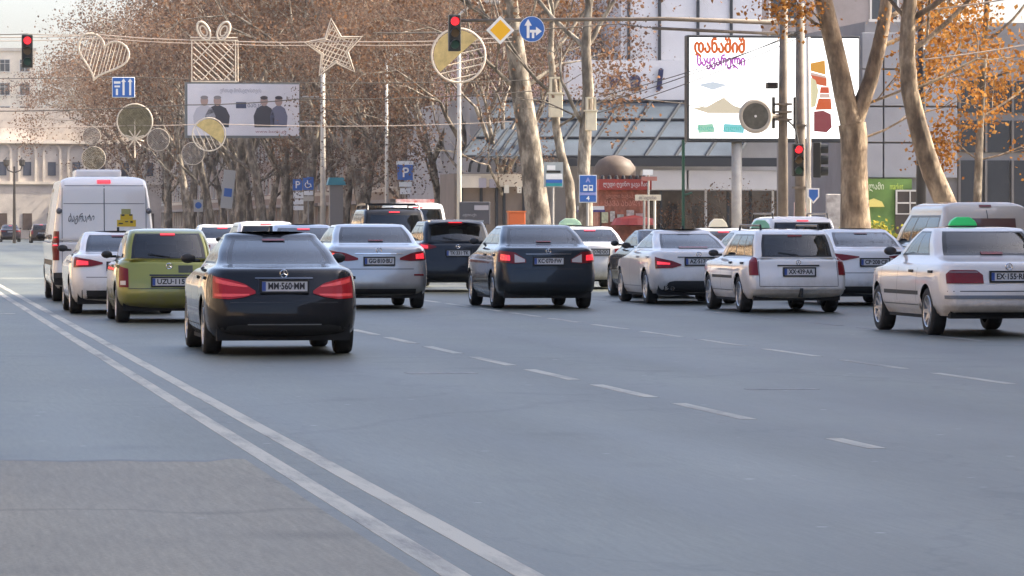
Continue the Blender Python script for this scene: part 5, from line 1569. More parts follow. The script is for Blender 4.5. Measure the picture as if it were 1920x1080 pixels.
disc(0.375, -0.03, 0.03).build('face', mat('smoky_face', (0.10, 0.10, 0.085), 0.35, var=0.3, scale=5), t)
disc(0.035, -0.05, -0.031).build('centre_stud', SIGNW, t)
MB().tube([(0.42, 0.02, 0), (0.8, 0.3, 0.02)], 0.07, 8).build('arm', POLED, t)

# --- small signals at the foot of the mast
DS = 116.0
us, _ = at(1516, 420, DS); _, zs = at(1516, 70, DS)
post = road_thing('signal_post', 'slim cream signal post right of the mast', 'pole', us, DS)
MB().tube([(0, 0, -0.1), (0, 0, 4), (-0.02, 0, zs)], [0.075, 0.07, 0.06], 10).build('column', POLEW, post, True)
signal('traffic_light', 'red traffic light beside the slim cream signal post', 1497, 300, DS - 0.1, 0.92)
u, z = at(1538, 300, DS + 0.1)
t = road_thing('traffic_light', 'unlit black traffic light turned away right of the signal post', 'traffic light', u, DS + 0.1, z)
t.rotation_euler.z = A + R(75)
bevel(MB().box(-0.15, 0.15, -0.02, 0.2, -0.5, 0.5).build('housing', HOUS, t), 0.03, 2)
for zz in (0.32, 0.0, -0.32):
    o = MB().lathe([(0.0, 0.13), (-0.2, 0.125), (-0.2, 0.118), (0.0, 0.12)], 'y', 14).build('visor', HOUS, t); o.location = (0, -0.02, zz)
    o = disc(0.11, -0.04, -0.022).build('lens', OFFG, t); o.location.z = zz
u, z = at(1525, 366, DS - 0.15)
t = road_thing('crossing_sign', 'small blue shield sign low on the signal post', 'sign', u, DS - 0.15, z)
MB().prism([(-0.17, 0.2), (0.17, 0.2), (0.17, -0.05), (0.0, -0.24), (-0.17, -0.05)], -0.01, 0.01).build('plate', SIGNW, t)
MB().prism([(-0.13, 0.16), (0.13, 0.16), (0.13, -0.03), (0.0, -0.18), (-0.13, -0.03)], -0.016, -0.011).build('blue_face', SIGNB, t)

# --- lane sign and left signal on span wires
WIRE = mat('wire', (0.10, 0.085, 0.07), 0.7)
WIREP = mat('pale_wire', (0.42, 0.34, 0.28), 0.6)
def cable(label, pts, r=0.018, m=None, name='overhead_cable'):
    """pts: list of (px, py, d)"""
    P = []
    for px, py, d in pts:
        u, z = fp(px, py, d); P.append(RU(u, d, z))
    Q = []
    for a, b in zip(P[:-1], P[1:]):
        for i in range(10):
            f = i / 10
            Q.append(a.lerp(b, f) + Vector((0, 0, -0.012 * (b - a).length * 4 * f * (1 - f))))
    Q.append(P[-1])
    o = MB().tube(Q, r, 5).build(name, m or WIRE)
    return tag(o, label, 'cable')
DW = 126.0
cable('paired upper wire holding the heart, gift box and star ornaments', [(-260, 64, DW), (195, 66, DW), (400, 76, DW), (625, 78, DW), (960, 70, DW)], 0.016, WIREP)
cable('lower twin of the ornament wire just beneath it', [(-260, 72, DW + 0.3), (195, 72, DW + 0.3), (400, 82, DW + 0.3), (625, 84, DW + 0.3), (960, 78, DW + 0.3)], 0.013, WIREP)
cable('wire carrying the blue lane sign across the lanes', [(-260, 140, 140), (232, 143, 140), (1000, 150, 140)], 0.015)
cable('pale wire strung with round ornaments above the van', [(-260, 232, 160), (253, 235, 160), (392, 232, 160), (960, 228, 160)], 0.016, WIREP)
cable('dark cable crossing the left hoarding', [(-260, 205, 150), (350, 197, 150), (560, 186, 150), (1010, 170, 150)], 0.02)
for i, (y0, y1) in enumerate(((62, 182), (58, 196), (70, 212))):
    cable(('upper', 'middle', 'lower')[i] + ' of three cables slanting across the LED screen to the mast', [(1500, y0, 119.5), (1120, y1, 128)], 0.014)
cable('long cable crossing above the lanes from the ornament ring to the mall', [(700, 62, 130), (1160, 45, 130), (1500, 60, 120)], 0.02)
cable('cable sagging along the glass roof behind the twigs', [(1110, 172, 172), (1290, 195, 172)], 0.03)
for py, w in ((20, 'top'), (112, 'lower')):
    cable(w + ' cable running right from the curved tree to the frame edge', [(1730, py, 98), (1990, py - 40, 98)], 0.02, WIREP)

signal('traffic_light', 'red traffic light against the white sky at the far left', 52, 96, 122.0, 0.95)
cable('short wire above the far left traffic light', [(-240, 60, 122), (52, 64, 122), (195, 62, 125)], 0.014)
u, z = at(232, 164, 139.9)
t = road_thing('lane_sign', 'blue rectangular lane sign with white arrows above the van', 'sign', u, 139.9, z)
bevel(MB().box(-0.38, 0.38, -0.015, 0.015, -0.34, 0.34).build('plate', SIGNW, t), 0.01, 1)
MB().box(-0.36, 0.36, -0.02, -0.0155, -0.32, 0.32).build('blue_face', SIGNB, t)
ln = MB()
for x, hgt in ((-0.22, -0.05), (0.0, 0.18), (0.22, 0.18)):
    ln.box(x - 0.035, x + 0.035, -0.025, -0.0205, -0.26, hgt)
    if x > -0.1: ln.prism([(x - 0.08, hgt), (x + 0.08, hgt), (x, hgt + 0.12)], -0.025, -0.0205)
ln.box(-0.30, -0.12, -0.0245, -0.0205, 0.0, 0.06).box(-0.32, -0.10, -0.025, -0.0205, 0.12, 0.2)
ln.build('white_arrows', SIGNW, t)
MB().tube([(0, 0, 0.3), (0, 0.1, 0.44)], 0.012, 5).build('hanger', WIRE, t)

# --- hanging winter ornaments
STRAND = mat('ornament_cord', (0.68, 0.58, 0.46), 0.5)
GOLDF = mat('ornament_gold', (0.55, 0.42, 0.16), 0.5, var=0.3, scale=6)
def ornament(name, label, px, py, d):
    u, z = at(px, py, d)
    return road_thing(name, label, 'ornament', u, d, z)
sc = DW / F
def hatch(poly, step, ang, jit=0.01, rng=random.Random(3)):
    """parallel strands clipped to a polygon"""
    ca, sa = math.cos(ang), math.sin(ang)
    rp = [(x * ca + z * sa, -x * sa + z * ca) for x, z in poly]
    lo, hi = min(p[1] for p in rp), max(p[1] for p in rp)
    out = []
    y = lo + step / 2
    while y < hi:
        xs = []
        for (x0, y0), (x1, y1) in zip(rp, rp[1:] + rp[:1]):
            if (y0 - y) * (y1 - y) < 0:
                xs.append(x0 + (x1 - x0) * (y - y0) / (y1 - y0))
        xs.sort()
        for a, b in zip(xs[::2], xs[1::2]):
            out.append([((a) * ca - y * sa, (a) * sa + y * ca), (b * ca - y * sa, b * sa + y * ca)])
        y += step * rng.uniform(0.8, 1.2)
    return out
def lattice(t, poly, steps, r=0.012, m=None, name='light_strand'):
    mb = MB()
    for step, ang in steps:
        for a, b in hatch(poly, step, ang):
            mid = ((a[0] + b[0]) / 2, random.Random(int(a[0] * 999)).uniform(-0.04, 0.04), (a[1] + b[1]) / 2)
            mb.tube([(a[0], 0, a[1]), mid, (b[0], 0, b[1])], r, 4)
    o = mb.build(name, m or STRAND, t); o['kind'] = 'stuff'
    return o
def frame(t, poly, r, name='frame', m=None, y=0.0):
    return MB().tube([(x, y, z) for x, z in poly], r, 6, closed=True).build(name, m or STRAND, t)
# heart (tilted)
t = ornament('heart_ornament', 'openwork heart ornament hanging tilted left of the gift box', 190, 108, DW)
hp = []
for k in range(44):
    a = 2 * math.pi * k / 44
    x = 16 * math.sin(a) ** 3; zz = 13 * math.cos(a) - 5 * math.cos(2 * a) - 2 * math.cos(3 * a) - math.cos(4 * a)
    hp.append((x * 0.049, zz * 0.046 + 0.06))
ta = R(-18)
hp = [(x * math.cos(ta) - z * math.sin(ta), x * math.sin(ta) + z * math.cos(ta)) for x, z in hp]
frame(t, hp, 0.03); lattice(t, hp, ((0.105, R(75)),), 0.012)
# gift box
t = ornament('gift_ornament', 'openwork gift box ornament with a bow above the left hoarding', 401, 112, DW)
hw_ = 0.66
bp_ = [(-hw_, -0.66), (hw_, -0.66), (hw_, 0.58), (-hw_, 0.58)]
frame(t, bp_, 0.03); frame(t, [(x * 1.02 + (0.06 if x > 0 else 0.02), z * 1.0) for x, z in bp_], 0.018, 'outer_frame')
lattice(t, [(x * 0.93, z * 0.93) for x, z in bp_], ((0.13, R(-42)), (0.45, R(48))), 0.016)
frame(t, [(-0.7, 0.58), (0.72, 0.58), (0.72, 0.66), (-0.7, 0.66)], 0.02, 'lid_frame')
for sg in (-1, 1):
    lp = []
    for k in range(16):
        a = 2 * math.pi * k / 16
        lp.append((sg * (0.30 + 0.2 * math.cos(a)), 0.86 + 0.25 * math.sin(a) + 0.12 * math.cos(a)))
    frame(t, lp, 0.04, 'bow_loop'); frame(t, [(sg * 0.3 + (x - sg * 0.3) * 0.55, 0.86 + (z - 0.86) * 0.55) for x, z in lp], 0.025, 'bow_loop')
# star
t = ornament('star_ornament', 'openwork five-pointed star ornament right of the gift box', 627, 92, DW)
st = []
for k in range(10):
    rr = 0.92 if k % 2 == 0 else 0.42
    a = math.pi / 2 + k * math.pi / 5 + R(6)
    st.append((rr * math.cos(a), rr * math.sin(a)))
frame(t, st, 0.03); frame(t, [(x * 0.86, z * 0.86) for x, z in st], 0.02, 'inner_frame', y=0.03)
lattice(t, [(x * 0.82, z * 0.82) for x, z in st], ((0.10, R(60)), (0.14, R(-20))), 0.014)
# round ones
def ring_ornament(label, px, py, d, r_px, fill=None, half=None, rays=False, m=None):
    t = ornament('ring_ornament', label, px, py, d)
    r = r_px * d / F
    circ = [(r * math.cos(2 * math.pi * k / 36), r * math.sin(2 * math.pi * k / 36)) for k in range(36)]
    frame(t, circ, r * (0.045 if (half is not None or rays) else 0.03))
    if half is not None:
        a0 = R(half)
        seg = [(0.93 * r * math.cos(a0 + math.pi * k / 18), 0.93 * r * math.sin(a0 + math.pi * k / 18)) for k in range(19)]
        MB().prism(seg, -0.01, 0.02).build('gold_panel', fill, t)
        lattice(t, [(0.95 * r * math.cos(a0 + math.pi + math.pi * k / 18), 0.95 * r * math.sin(a0 + math.pi + math.pi * k / 18)) for k in range(19)], ((r * 0.28, a0 - 0.5),), r * 0.02)
    elif fill is not None:
        lattice(t, circ, ((r * 0.13, 0.6), (r * 0.13, -0.9)), r * 0.026, fill)
        if rays: disc(r * 0.93, 0.005, 0.02).build('mesh_panel', fill, t)
    if rays:
        mb = MB()
        for k in range(10):
            a = 2 * math.pi * k / 10
            l = r * (1.1 if k in (0, 5) else 0.55)
            mb.tube([(0, -0.02, -r * 0.95), (l * math.sin(a), -0.02, -r * 0.95 + l * math.cos(a))], r * 0.035, 4)
        mb.build('starburst', STRAND, t)
    return t
OLIVE = mat('olive_mesh', (0.22, 0.185, 0.11), 0.7, var=0.3, scale=5)
GREYM = mat('grey_mesh', (0.25, 0.22, 0.19), 0.7, var=0.3, scale=5)
GOLDP = mat('gold_cloth', (0.56, 0.42, 0.17), 0.6, var=0.2, scale=4)
ring_ornament('big round ornament half filled with gold behind the hanging traffic light', 860, 104, DW - 2, 51, GOLDP, half=42)
ring_ornament('round gold-filled ornament over the lower left corner of the hoarding', 392, 252, 150, 31, GOLDP, half=-35)
ring_ornament('olive round ornament with a starburst below it above the van', 253, 228, 160, 33, OLIVE, rays=True)
ring_ornament('small grey round ornament right of the starburst one', 297, 262, 190, 21, GREYM)
ring_ornament('faint olive round ornament low above the van roof', 176, 297, 190, 22, OLIVE)
ring_ornament('faint grey round ornament below the gold-filled one', 362, 288, 200, 21, GREYM)
ring_ornament('small lacy round ornament left of the starburst one', 172, 255, 190, 17, GREYM)

# --- left hoarding with portraits
DHD = 214.0
u, z = at(455, 207, DHD)
t = road_thing('hoarding', 'wide white hoarding with four portrait figures among the far plane trees', 'billboard', u, DHD, 0)
k_ = DHD / F
hx, hz = 108 * k_, 52 * k_
MB().box(-hx, hx, -0.1, 0.25, z - hz, z + hz).build('frame', mat('hoarding_frame', (0.16, 0.17, 0.16), 0.6), t)
MB().box(-hx + 0.12, hx - 0.05, -0.13, -0.103, z - hz + 0.12, z + hz - 0.08).build('poster', mat('poster_pale', (0.72, 0.68, 0.68), 0.6, var=0.05, scale=1), t)
xc_ = (607 - 455) * k_
MB().tube([(xc_, 0.1, 0), (xc_, 0.1, z + hz + 1.0)], [0.16, 0.11], 12).build('column', POLEW, t, True)
for zz in (-0.6, 0.7):
    MB().tube([(xc_, 0.1, z + zz), (hx - 0.05, 0.1, z + zz)], 0.05, 8).build('arm', POLE, t)
SKIN = mat('print_skin', (0.42, 0.28, 0.23), 0.6); SUIT = mat('print_suit', (0.06, 0.056, 0.065), 0.6); SHIRT = mat('print_shirt', (0.52, 0.50, 0.52), 0.6); HAIR = mat('print_hair', (0.05, 0.04, 0.045), 0.6)
def figure(x, w, mbody, hair):
    zz = z - hz + 0.55
    sh = 1.05
    MB().prism([(x - w * 0.55, zz), (x + w * 0.55, zz), (x + w * 0.6, zz + sh * 0.55), (x + w * 0.42, zz + sh * 0.92), (x + w * 0.1, zz + sh * 1.08), (x - w * 0.1, zz + sh * 1.08), (x - w * 0.42, zz + sh * 0.92), (x - w * 0.6, zz + sh * 0.55)], -0.136, -0.131).build('printed_torso', mbody, t)
    o = disc(0.23, -0.139, -0.134, 20).build('printed_face', SKIN, t); o.location = (x, 0, zz + sh * 1.28); o.scale = (0.85, 1, 1.15)
    o = disc(0.23, -0.1415, -0.1395, 20).build('printed_hair', hair, t); o.location = (x, 0, zz + sh * 1.44); o.scale = (0.84, 1, 0.42)
figure(-hx + 0.98, 0.95, SHIRT, mat('print_grey_hair', (0.25, 0.22, 0.21), 0.6)); figure(-hx + 1.65, 1.05, SUIT, mat('print_grey_hair', (0.25, 0.22, 0.21), 0.6))
figure(hx - 1.85, 0.9, SUIT, HAIR); figure(hx - 1.1, 0.75, mat('print_navy', (0.16, 0.16, 0.22), 0.6), HAIR)
MB().box(-0.35, 0.18, -0.137, -0.131, z + 0.1, z + 0.42).build('printed_logo', mat('print_logo', (0.06, 0.07, 0.12), 0.6), t)
text('printed_lettering', 'ბანკი', 0.32, mat('print_logo', (0.06, 0.07, 0.12), 0.6), t, (0.62, -0.135, z + 0.25), width=0.75)
text('printed_lettering', 'ერთად მომავლისთვის', 0.28, mat('print_grey', (0.35, 0.32, 0.34), 0.6), t, (-0.1, -0.135, z + hz - 0.42), width=2.1)
text('printed_lettering', 'www.banki.ge', 0.2, mat('print_red', (0.35, 0.15, 0.16), 0.6), t, (hx - 1.5, -0.135, z - hz + 0.33), width=1.6)

# --- LED screen
DLED = 150.0
u, z = at(1449, 167, DLED)
t = road_thing('led_screen', 'large bright white LED advertising screen above the right pavement', 'billboard', u, DLED, 0)
k_ = DLED / F
hx, hz = 168 * k_, 102 * k_
bevel(MB().box(-hx, hx, -0.15, 0.45, z - hz, z + hz).build('cabinet', mat('led_cabinet', (0.02, 0.022, 0.025), 0.5), t), 0.03, 1)
LEDW = mat('led_white', (0.5, 0.5, 0.5), 0.5, emit=(1.0, 1.0, 0.97), estr=0.62)
MB().box(-hx + 0.07, hx - 0.05, -0.18, -0.153, z - hz + 0.14, z + hz - 0.1).build('screen', LEDW, t)
def led(name, col, e=0.15):
    return mat(name, tuple(q * 0.25 for q in col), 0.5, emit=col, estr=e)
lx = lambda px: (px - 1449) * k_
lz = lambda py: z + (167 - py) * k_
text('screen_lettering', 'დანაშიშ', 0.68, led('led_orange', (0.90, 0.16, 0.005), 0.14), t, (lx(1343), -0.185, lz(88)), heavy=0.028, width=97 * k_)
text('screen_lettering', 'საყვარელი', 0.54, led('led_pink', (0.62, 0.12, 0.65), 0.14), t, (lx(1346), -0.185, lz(115)), heavy=0.02, width=92 * k_)
text('screen_lettering', 'ახალი წელი', 0.24, led('led_mint', (0.10, 0.62, 0.50), 0.16), t, (lx(1340), -0.185, lz(243)), width=90 * k_)
hl = MB()
hpts = [(1284, 200), (1310, 203), (1325, 197), (1335, 188), (1342, 196), (1352, 180), (1362, 195), (1378, 206), (1400, 205)]
for (a, b) in zip(hpts[:-1], hpts[1:]):
    hl.quad((lx(a[0]), -0.183, lz(a[1])), (lx(b[0]), -0.183, lz(b[1])), (lx(b[0]), -0.183, lz(b[1] - 2)), (lx(a[0]), -0.183, lz(a[1] - 2)))
hl.build('screen_hill_line', led('led_sand', (0.75, 0.65, 0.50)), t)
for pts, nm, col in (([(1288, 204), (1318, 202), (1336, 192), (1352, 184), (1366, 198), (1396, 207), (1390, 214), (1320, 214)], 'screen_sand_hill', (0.80, 0.70, 0.52)),
                     ([(1300, 236), (1330, 234), (1334, 250), (1302, 252)], 'screen_green_patch', (0.40, 0.75, 0.55)), ([(1352, 234), (1392, 236), (1390, 252), (1350, 250)], 'screen_blue_patch', (0.25, 0.72, 0.75)),
                     ([(1300, 160), (1330, 154), (1360, 160), (1330, 170)], 'screen_cloud', (0.72, 0.80, 0.88))):
    MB().prism([(lx(a), lz(b)) for a, b in pts], -0.1825, -0.1812).build(nm, led(nm, col, 0.17), t)
# striped red and orange bottle-like shape on the screen's right part
for (pts, nm, col) in (
        ([(1527, 268 - 20), (1552, 262 - 12), (1562, 240), (1560, 215), (1545, 208), (1527, 210)], 'screen_dark_bag', (0.30, 0.05, 0.06)),
        ([(1530, 207), (1562, 206), (1560, 185), (1536, 185)], 'screen_red_shape', (0.78, 0.14, 0.03)),
        ([(1537, 184), (1559, 184), (1557, 176), (1538, 176)], 'screen_pale_stripe', (0.85, 0.60, 0.50)),
        ([(1538, 175), (1557, 175), (1556, 163), (1540, 163)], 'screen_red_shape', (0.78, 0.12, 0.04)),
        ([(1520, 140), (1552, 146), (1552, 162), (1530, 158)], 'screen_red_shape', (0.80, 0.16, 0.05)),
        ([(1518, 134), (1550, 142), (1551, 146), (1520, 140)], 'screen_pale_stripe', (0.85, 0.62, 0.52)),
        ([(1519, 118), (1548, 112), (1550, 140), (1519, 132)], 'screen_orange_shape', (0.88, 0.42, 0.05)),
        ([(1512, 140), (1530, 150), (1536, 170), (1530, 200), (1512, 207)], 'screen_yellow_shape', (0.90, 0.82, 0.50))):
    P_ = [(lx(a), lz(b)) for a, b in pts]
    MB().prism(P_, -0.186 - 0.001 * len(nm) / 10, -0.1815).build(nm, led(nm + '_m%d' % int(col[0] * 100 + col[1] * 1000), col), t)
um, _ = at(1380, 420, DLED)
MB().tube([(lx(1380), 0.15, 0), (lx(1380), 0.15, z - hz)], 0.19, 14).build('column', POLE, t, True)
ug, _ = at(1281, 420, 158)
t = road_thing('green_post', 'thin dark green post under the left corner of the LED screen', 'post', ug, 158)
_, zg = at(1281, 262, 158)
MB().tube([(0, 0, 0), (0, 0, zg)], 0.06, 8).build('column', mat('post_green', (0.03, 0.12, 0.07), 0.5), t)
MB().tube([(0, 0, zg * 0.55), (0.35, 0, zg * 0.57)], 0.04, 6).build('bracket', mat('post_green', (0.03, 0.12, 0.07), 0.5), t)

# --- pavement signs
def sign_post(name, label, px, d, ptop, pr=0.035):
    u, _ = at(px, 420, d); _, zt = at(px, ptop, d)
    t = road_thing(name, label, 'sign', u, d, 0.1)
    MB().tube([(0, 0.03, 0), (0, 0.03, zt - 0.1)], pr, 8).build('post', POLE, t)
    return t
def face(t, d, px0, px1, py0, py1, c, m, name='panel', y=-0.02, thick=0.03, base=0.1):
    k = d / F
    a, b = (px0 - c) * k, (px1 - c) * k
    o = MB().box(a, b, y - thick / 2, y + thick / 2, at(c, py1, d)[1] - base, at(c, py0, d)[1] - base).build(name, m, t)
    return o
def stext(t, txt, d, px, py, c, h_px, m, name='lettering', y=-0.04, w_px=None):
    k = d / F
    return text(name, txt, h_px * k * 1.35, m, t, ((px - c) * k, y, at(c, py, d)[1] - 0.1), bold=0.008, width=(w_px * k if w_px else None))
d = 184.0
t = sign_post('parking_sign', 'blue parking sign over white plates beside the black off-roader', 760, d, 304)
face(t, d, 743, 775, 302, 310, 760, SIGNW); face(t, d, 745, 774, 309, 338, 760, SIGNB, y=-0.03); stext(t, 'P', d, 760, 324, 760, 19, SIGNW, y=-0.05)
face(t, d, 748, 772, 341, 350, 760, SIGNW); face(t, d, 750, 770, 353, 364, 760, SIGNW)
d = 236.0
t = sign_post('parking_sign', 'small blue parking sign over stacked white plates among the trunks', 558, d, 336)
face(t, d, 549, 567, 336, 357, 558, SIGNB); stext(t, 'P', d, 558, 347, 558, 14, SIGNW)
for a, b in ((360, 372), (374, 383), (386, 394)): face(t, d, 550, 569, a, b, 558, SIGNW)
t = sign_post('disabled_parking_sign', 'blue wheelchair parking sign right of the small parking sign', 578, d - 1, 330)
face(t, d - 1, 568, 588, 332, 356, 578, SIGNB)
wh = MB().tube([(0.3 * 0.2 * math.cos(a), -0.045, 0.3 * 0.55 * math.sin(a)) for a in (0, 1)], 0.001, 3)
k = (d - 1) / F; zc = at(578, 344, d - 1)[1] - 0.1
wh = MB()
wh.tube([(0.16 * math.cos(a) - 0.02, -0.04, zc - 0.08 + 0.16 * math.sin(a)) for a in np.linspace(1.9, 5.9, 14)], 0.025, 5)
wh.tube([(-0.05, -0.04, zc + 0.18), (-0.03, -0.04, zc - 0.02), (0.12, -0.04, zc - 0.03), (0.18, -0.04, zc - 0.2)], 0.03, 5)
wh.build('wheelchair_symbol', SIGNW, t)
face(t, d - 1, 570, 587, 358, 366, 578, SIGNW); face(t, d - 1, 569, 588, 368, 377, 578, mat('beige_plate', (0.5, 0.45, 0.38), 0.6))
d = 146.0
t = sign_post('bus_stop_sign', 'bus stop sign with a white pictogram over a blue and teal field', 1037, d, 304, 0.045)
face(t, d, 1018, 1055, 304, 351, 1036, mat('sign_grey_back', (0.35, 0.38, 0.38), 0.5)); face(t, d, 1022, 1053, 326, 336, 1036, SIGNW, y=-0.035); face(t, d, 1022, 1053, 337, 343, 1036, SIGNB, y=-0.035); face(t, d, 1022, 1053, 343.5, 349, 1036, mat('teal', (0.02, 0.28, 0.30), 0.5), y=-0.035)
face(t, d, 1024, 1040, 310, 319, 1036, SIGNW, 'bus_pictogram', y=-0.035); face(t, d, 1023, 1050, 320, 324, 1036, SEAL, 'bus_base', y=-0.036)
d = 138.0
t = sign_post('bus_lane_sign', 'tall blue sign with a white bus symbol in front of the red kiosk', 1102, d, 328, 0.045)
face(t, d, 1085, 1119, 328, 380, 1102, SIGNW); face(t, d, 1086.5, 1117.5, 329.5, 361, 1102, SIGNB, y=-0.036); face(t, d, 1086.5, 1117.5, 366, 378.5, 1102, SIGNB, y=-0.036); face(t, d, 1086.5, 1117.5, 361.5, 365.5, 1102, mat('lilac', (0.30, 0.32, 0.62), 0.5), y=-0.036)
for a in (1093, 1103.5):
    face(t, d, a, a + 8, 347, 358, 1102, SIGNW, 'bus_symbol', y=-0.055, thick=0.01)
    face(t, d, a + 1.5, a + 6.5, 349, 353, 1102, SIGNB, 'bus_window', y=-0.064, thick=0.004)
stext(t, 'A', d, 1102, 338, 1102, 9, mat('lilac', (0.30, 0.32, 0.62), 0.5), y=-0.055); stext(t, '4', d, 1102, 372, 1102, 8, SIGNW, y=-0.055)
d = 134.0
t = sign_post('direction_sign', 'cream horizontal sign board on two posts beside the red kiosk', 1208, d, 366, 0.04)
MB().tube([(0.35, 0.03, 0), (0.35, 0.03, at(1218, 372, d)[1] - 0.1)], 0.04, 8).build('post', POLEW, t)
face(t, d, 1190, 1240, 365, 376, 1208, mat('cream_board', (0.66, 0.58, 0.45), 0.6))
stext(t, 'თბილისი', d, 1214, 371, 1208, 6, mat('cream_ink', (0.35, 0.3, 0.25), 0.6), y=-0.045, w_px=34)
t = sign_post('small_sign', 'small white plate on a bent arm above the cream sign board', 1216, 139.0, 318, 0.035)
face(t, 139.0, 1205, 1224, 318, 328, 1216, SIGNW); face(t, 139.0, 1202, 1232, 331, 339, 1216, mat('red_brown_plate', (0.36, 0.15, 0.12), 0.6))

# --- lamp posts and plain poles
def lamp_post(label, px, d, ptop, r, m, head=True, name='lamp_post', side=1):
    u, _ = at(px, 420, d); _, zt = at(px, ptop, d)
    t = road_thing(name, label, 'lamp post', u, d, 0.1)
    MB().tube([(0, 0, 0), (0, 0, zt * 0.4), (0, 0, zt)], [r, r * 0.85, r * 0.6], 10).build('column', m, t, True)
    MB().lathe([(0, r * 2.0), (0.5, r * 1.9), (0.6, r * 1.2)], 'z', 12).build('base', m, t)
    if head:
        MB().tube([(0, 0, zt - 0.05), (side * 0.5, 0, zt + 0.35), (side * 1.3, 0, zt + 0.45)], r * 0.5, 8).build('arm', m, t)
        bevel(MB().box(side * 1.3 - 0.35, side * 1.3 + 0.35, -0.14, 0.14, zt + 0.38, zt + 0.52).build('lamp_head', POLE, t), 0.03, 2)
    return t
lamp_post('tall pale lamp post rising under the big round ornament', 861, 168, 30, 0.11, POLEW, name='lamp_post')
lamp_post('cream pole behind the parking sign and off-roader', 725, 195, 120, 0.10, POLEW, name='lamp_post')
lamp_post('black lamp post behind the curved tree at the right', 1727, 112, -60, 0.155, mat('lamp_black', (0.022, 0.022, 0.024), 0.45), name='lamp_post')
u, _ = at(27, 420, 330); _, zt = at(27, 312, 330)
t = road_thing('twin_lantern', 'dark twin lantern post in front of the arcaded hall', 'lamp post', u, 330, 0.0)
DKB = mat('lantern_iron', (0.08, 0.07, 0.06), 0.6)
MB().tube([(0, 0, 0), (0, 0, zt)], [0.14, 0.08], 8).build('column', DKB, t)
for sg in (-1, 1):
    MB().tube([(0, 0, zt - 0.5), (sg * 0.5, 0, zt - 0.3), (sg * 0.6, 0, zt)], 0.05, 6).build('arm', DKB, t)
    MB().lathe([(0, 0.08), (0.1, 0.22), (0.5, 0.26), (0.6, 0.12), (0.75, 0.02)], 'z', 8, (sg * 0.6, 0, zt)).build('lantern', DKB, t)

# --- cream boxes on the thin trunks
def tree_box(label, px, py, d, w, h):
    u, z = at(px, py, d)
    t = road_thing('cream_box', label, 'box', u, d, z)
    bevel(MB().box(-w / 2, w / 2, -0.12, 0.18, -h / 2, h * 0.1).build('cabinet', mat('box_cream', (0.66, 0.58, 0.42), 0.6, var=0.1, scale=4), t), 0.015, 1)
    MB().box(-w * 0.62, w * 0.62, -0.17, 0.23, h * 0.1 + 0.003, h * 0.15).build('lid', mat('box_cream', (0.66, 0.58, 0.42), 0.6), t)
    for sx in (-1, 1):
        MB().box(sx * w * 0.38 - 0.03, sx * w * 0.38 + 0.03, -0.1, 0.16, h * 0.153, h * 0.5).build('upright', mat('box_cream', (0.66, 0.58, 0.42), 0.6), t)
    MB().box(-w * 0.46, w * 0.46, -0.14, 0.2, h * 0.503, h * 0.55).build('top_plate', mat('box_cream', (0.66, 0.58, 0.42), 0.6), t)
    return t
tree_box('cream lantern-like box strapped to the thin bent trunk', 1042, 184, 146.4, 0.46, 1.35)
tree_box('smaller cream box on the slender pale trunk', 1108, 215, 143.5, 0.36, 1.1)

# --- red kiosk with its brown dome, and neighbours
d = 160.0
u0k, _ = at(1122, 420, d); u1k, _ = at(1216, 420, d)
t = road_thing('kiosk', 'red kiosk with brown domed roof and white lettering in front of the mall', 'kiosk', u0k, d, 0.12)
wk = u1k - u0k
Zk = lambda py: at(1165, py, d)[1] - 0.12
KR = mat('kiosk_red', (0.42, 0.06, 0.045), 0.5, var=0.15, scale=2)
MB().box(0, wk, 0.0, 2.0, 0, Zk(350)).build('body', mat('kiosk_brick', (0.40, 0.15, 0.09), 0.6, var=0.4, scale=4), t)
MB().box(-0.05, wk + 0.05, -0.4, 2.05, Zk(356), Zk(336)).build('fascia', KR, t)
text('kiosk_lettering', 'ლუდი ღვინო ყავა ჩაი', 0.24, SIGNW, t, (wk / 2, -0.41, Zk(346)), width=wk * 0.88)
MB().lathe([(0, 0.85), (0.35, 0.82), (0.62, 0.62), (0.78, 0.3), (0.82, 0.001)], 'z', 20, (wk * 0.40, 0.9, Zk(330))).build('dome', mat('dome_brown', (0.12, 0.085, 0.06), 0.6, var=0.2), t, True)
MB().box(0.05, wk - 0.1, 0.1, 1.8, Zk(336) + 0.002, Zk(329)).build('roof_slab', mat('dome_brown', (0.12, 0.085, 0.06), 0.6), t)
for i in range(7):
    MB().lathe([(0, 0.1), (0.12, 0.06), (0.16, 0.001)], 'z', 8, (0.15 + i * wk / 7.3, -0.1, Zk(336) + 0.003)).build('roof_knob', SEAL, t)
text('kiosk_lettering', 'ᲧᲐᲕᲐ ᲐᲮᲐᲚᲘ', 0.3, mat('kiosk_peach', (0.72, 0.36, 0.26), 0.5), t, (wk * 0.5, -0.012, Zk(382)), width=wk * 0.75)
text('kiosk_lettering', 'ცხელი ხაჭაპური', 0.2, mat('kiosk_peach', (0.72, 0.36, 0.26), 0.5), t, (wk * 0.5, -0.012, Zk(368)), width=wk * 0.7)
for i, (a, b, c0, c1, col) in enumerate(((1128, 1140, 418, 398, (0.70, 0.72, 0.45)), (1144, 1153, 416, 396, (0.62, 0.60, 0.52)), (1158, 1170, 420, 402, (0.55, 0.60, 0.50)), (1176, 1190, 418, 394, (0.66, 0.62, 0.55)), (1194, 1208, 424, 400, (0.60, 0.45, 0.40)))):
    MB().box((a - 1122) * d / F, (b - 1122) * d / F, -0.09, -0.02, Zk(c0), Zk(c1)).build('price_board', mat('board%d' % i, col, 0.6, var=0.3, scale=8), t)
MB().lathe([(0, 0.05), (0.05, 0.9), (0.3, 0.75), (0.42, 0.05)], 'z', 16, (wk * 0.62, -0.9, Zk(424))).build('red_parasol_top', KR, t)
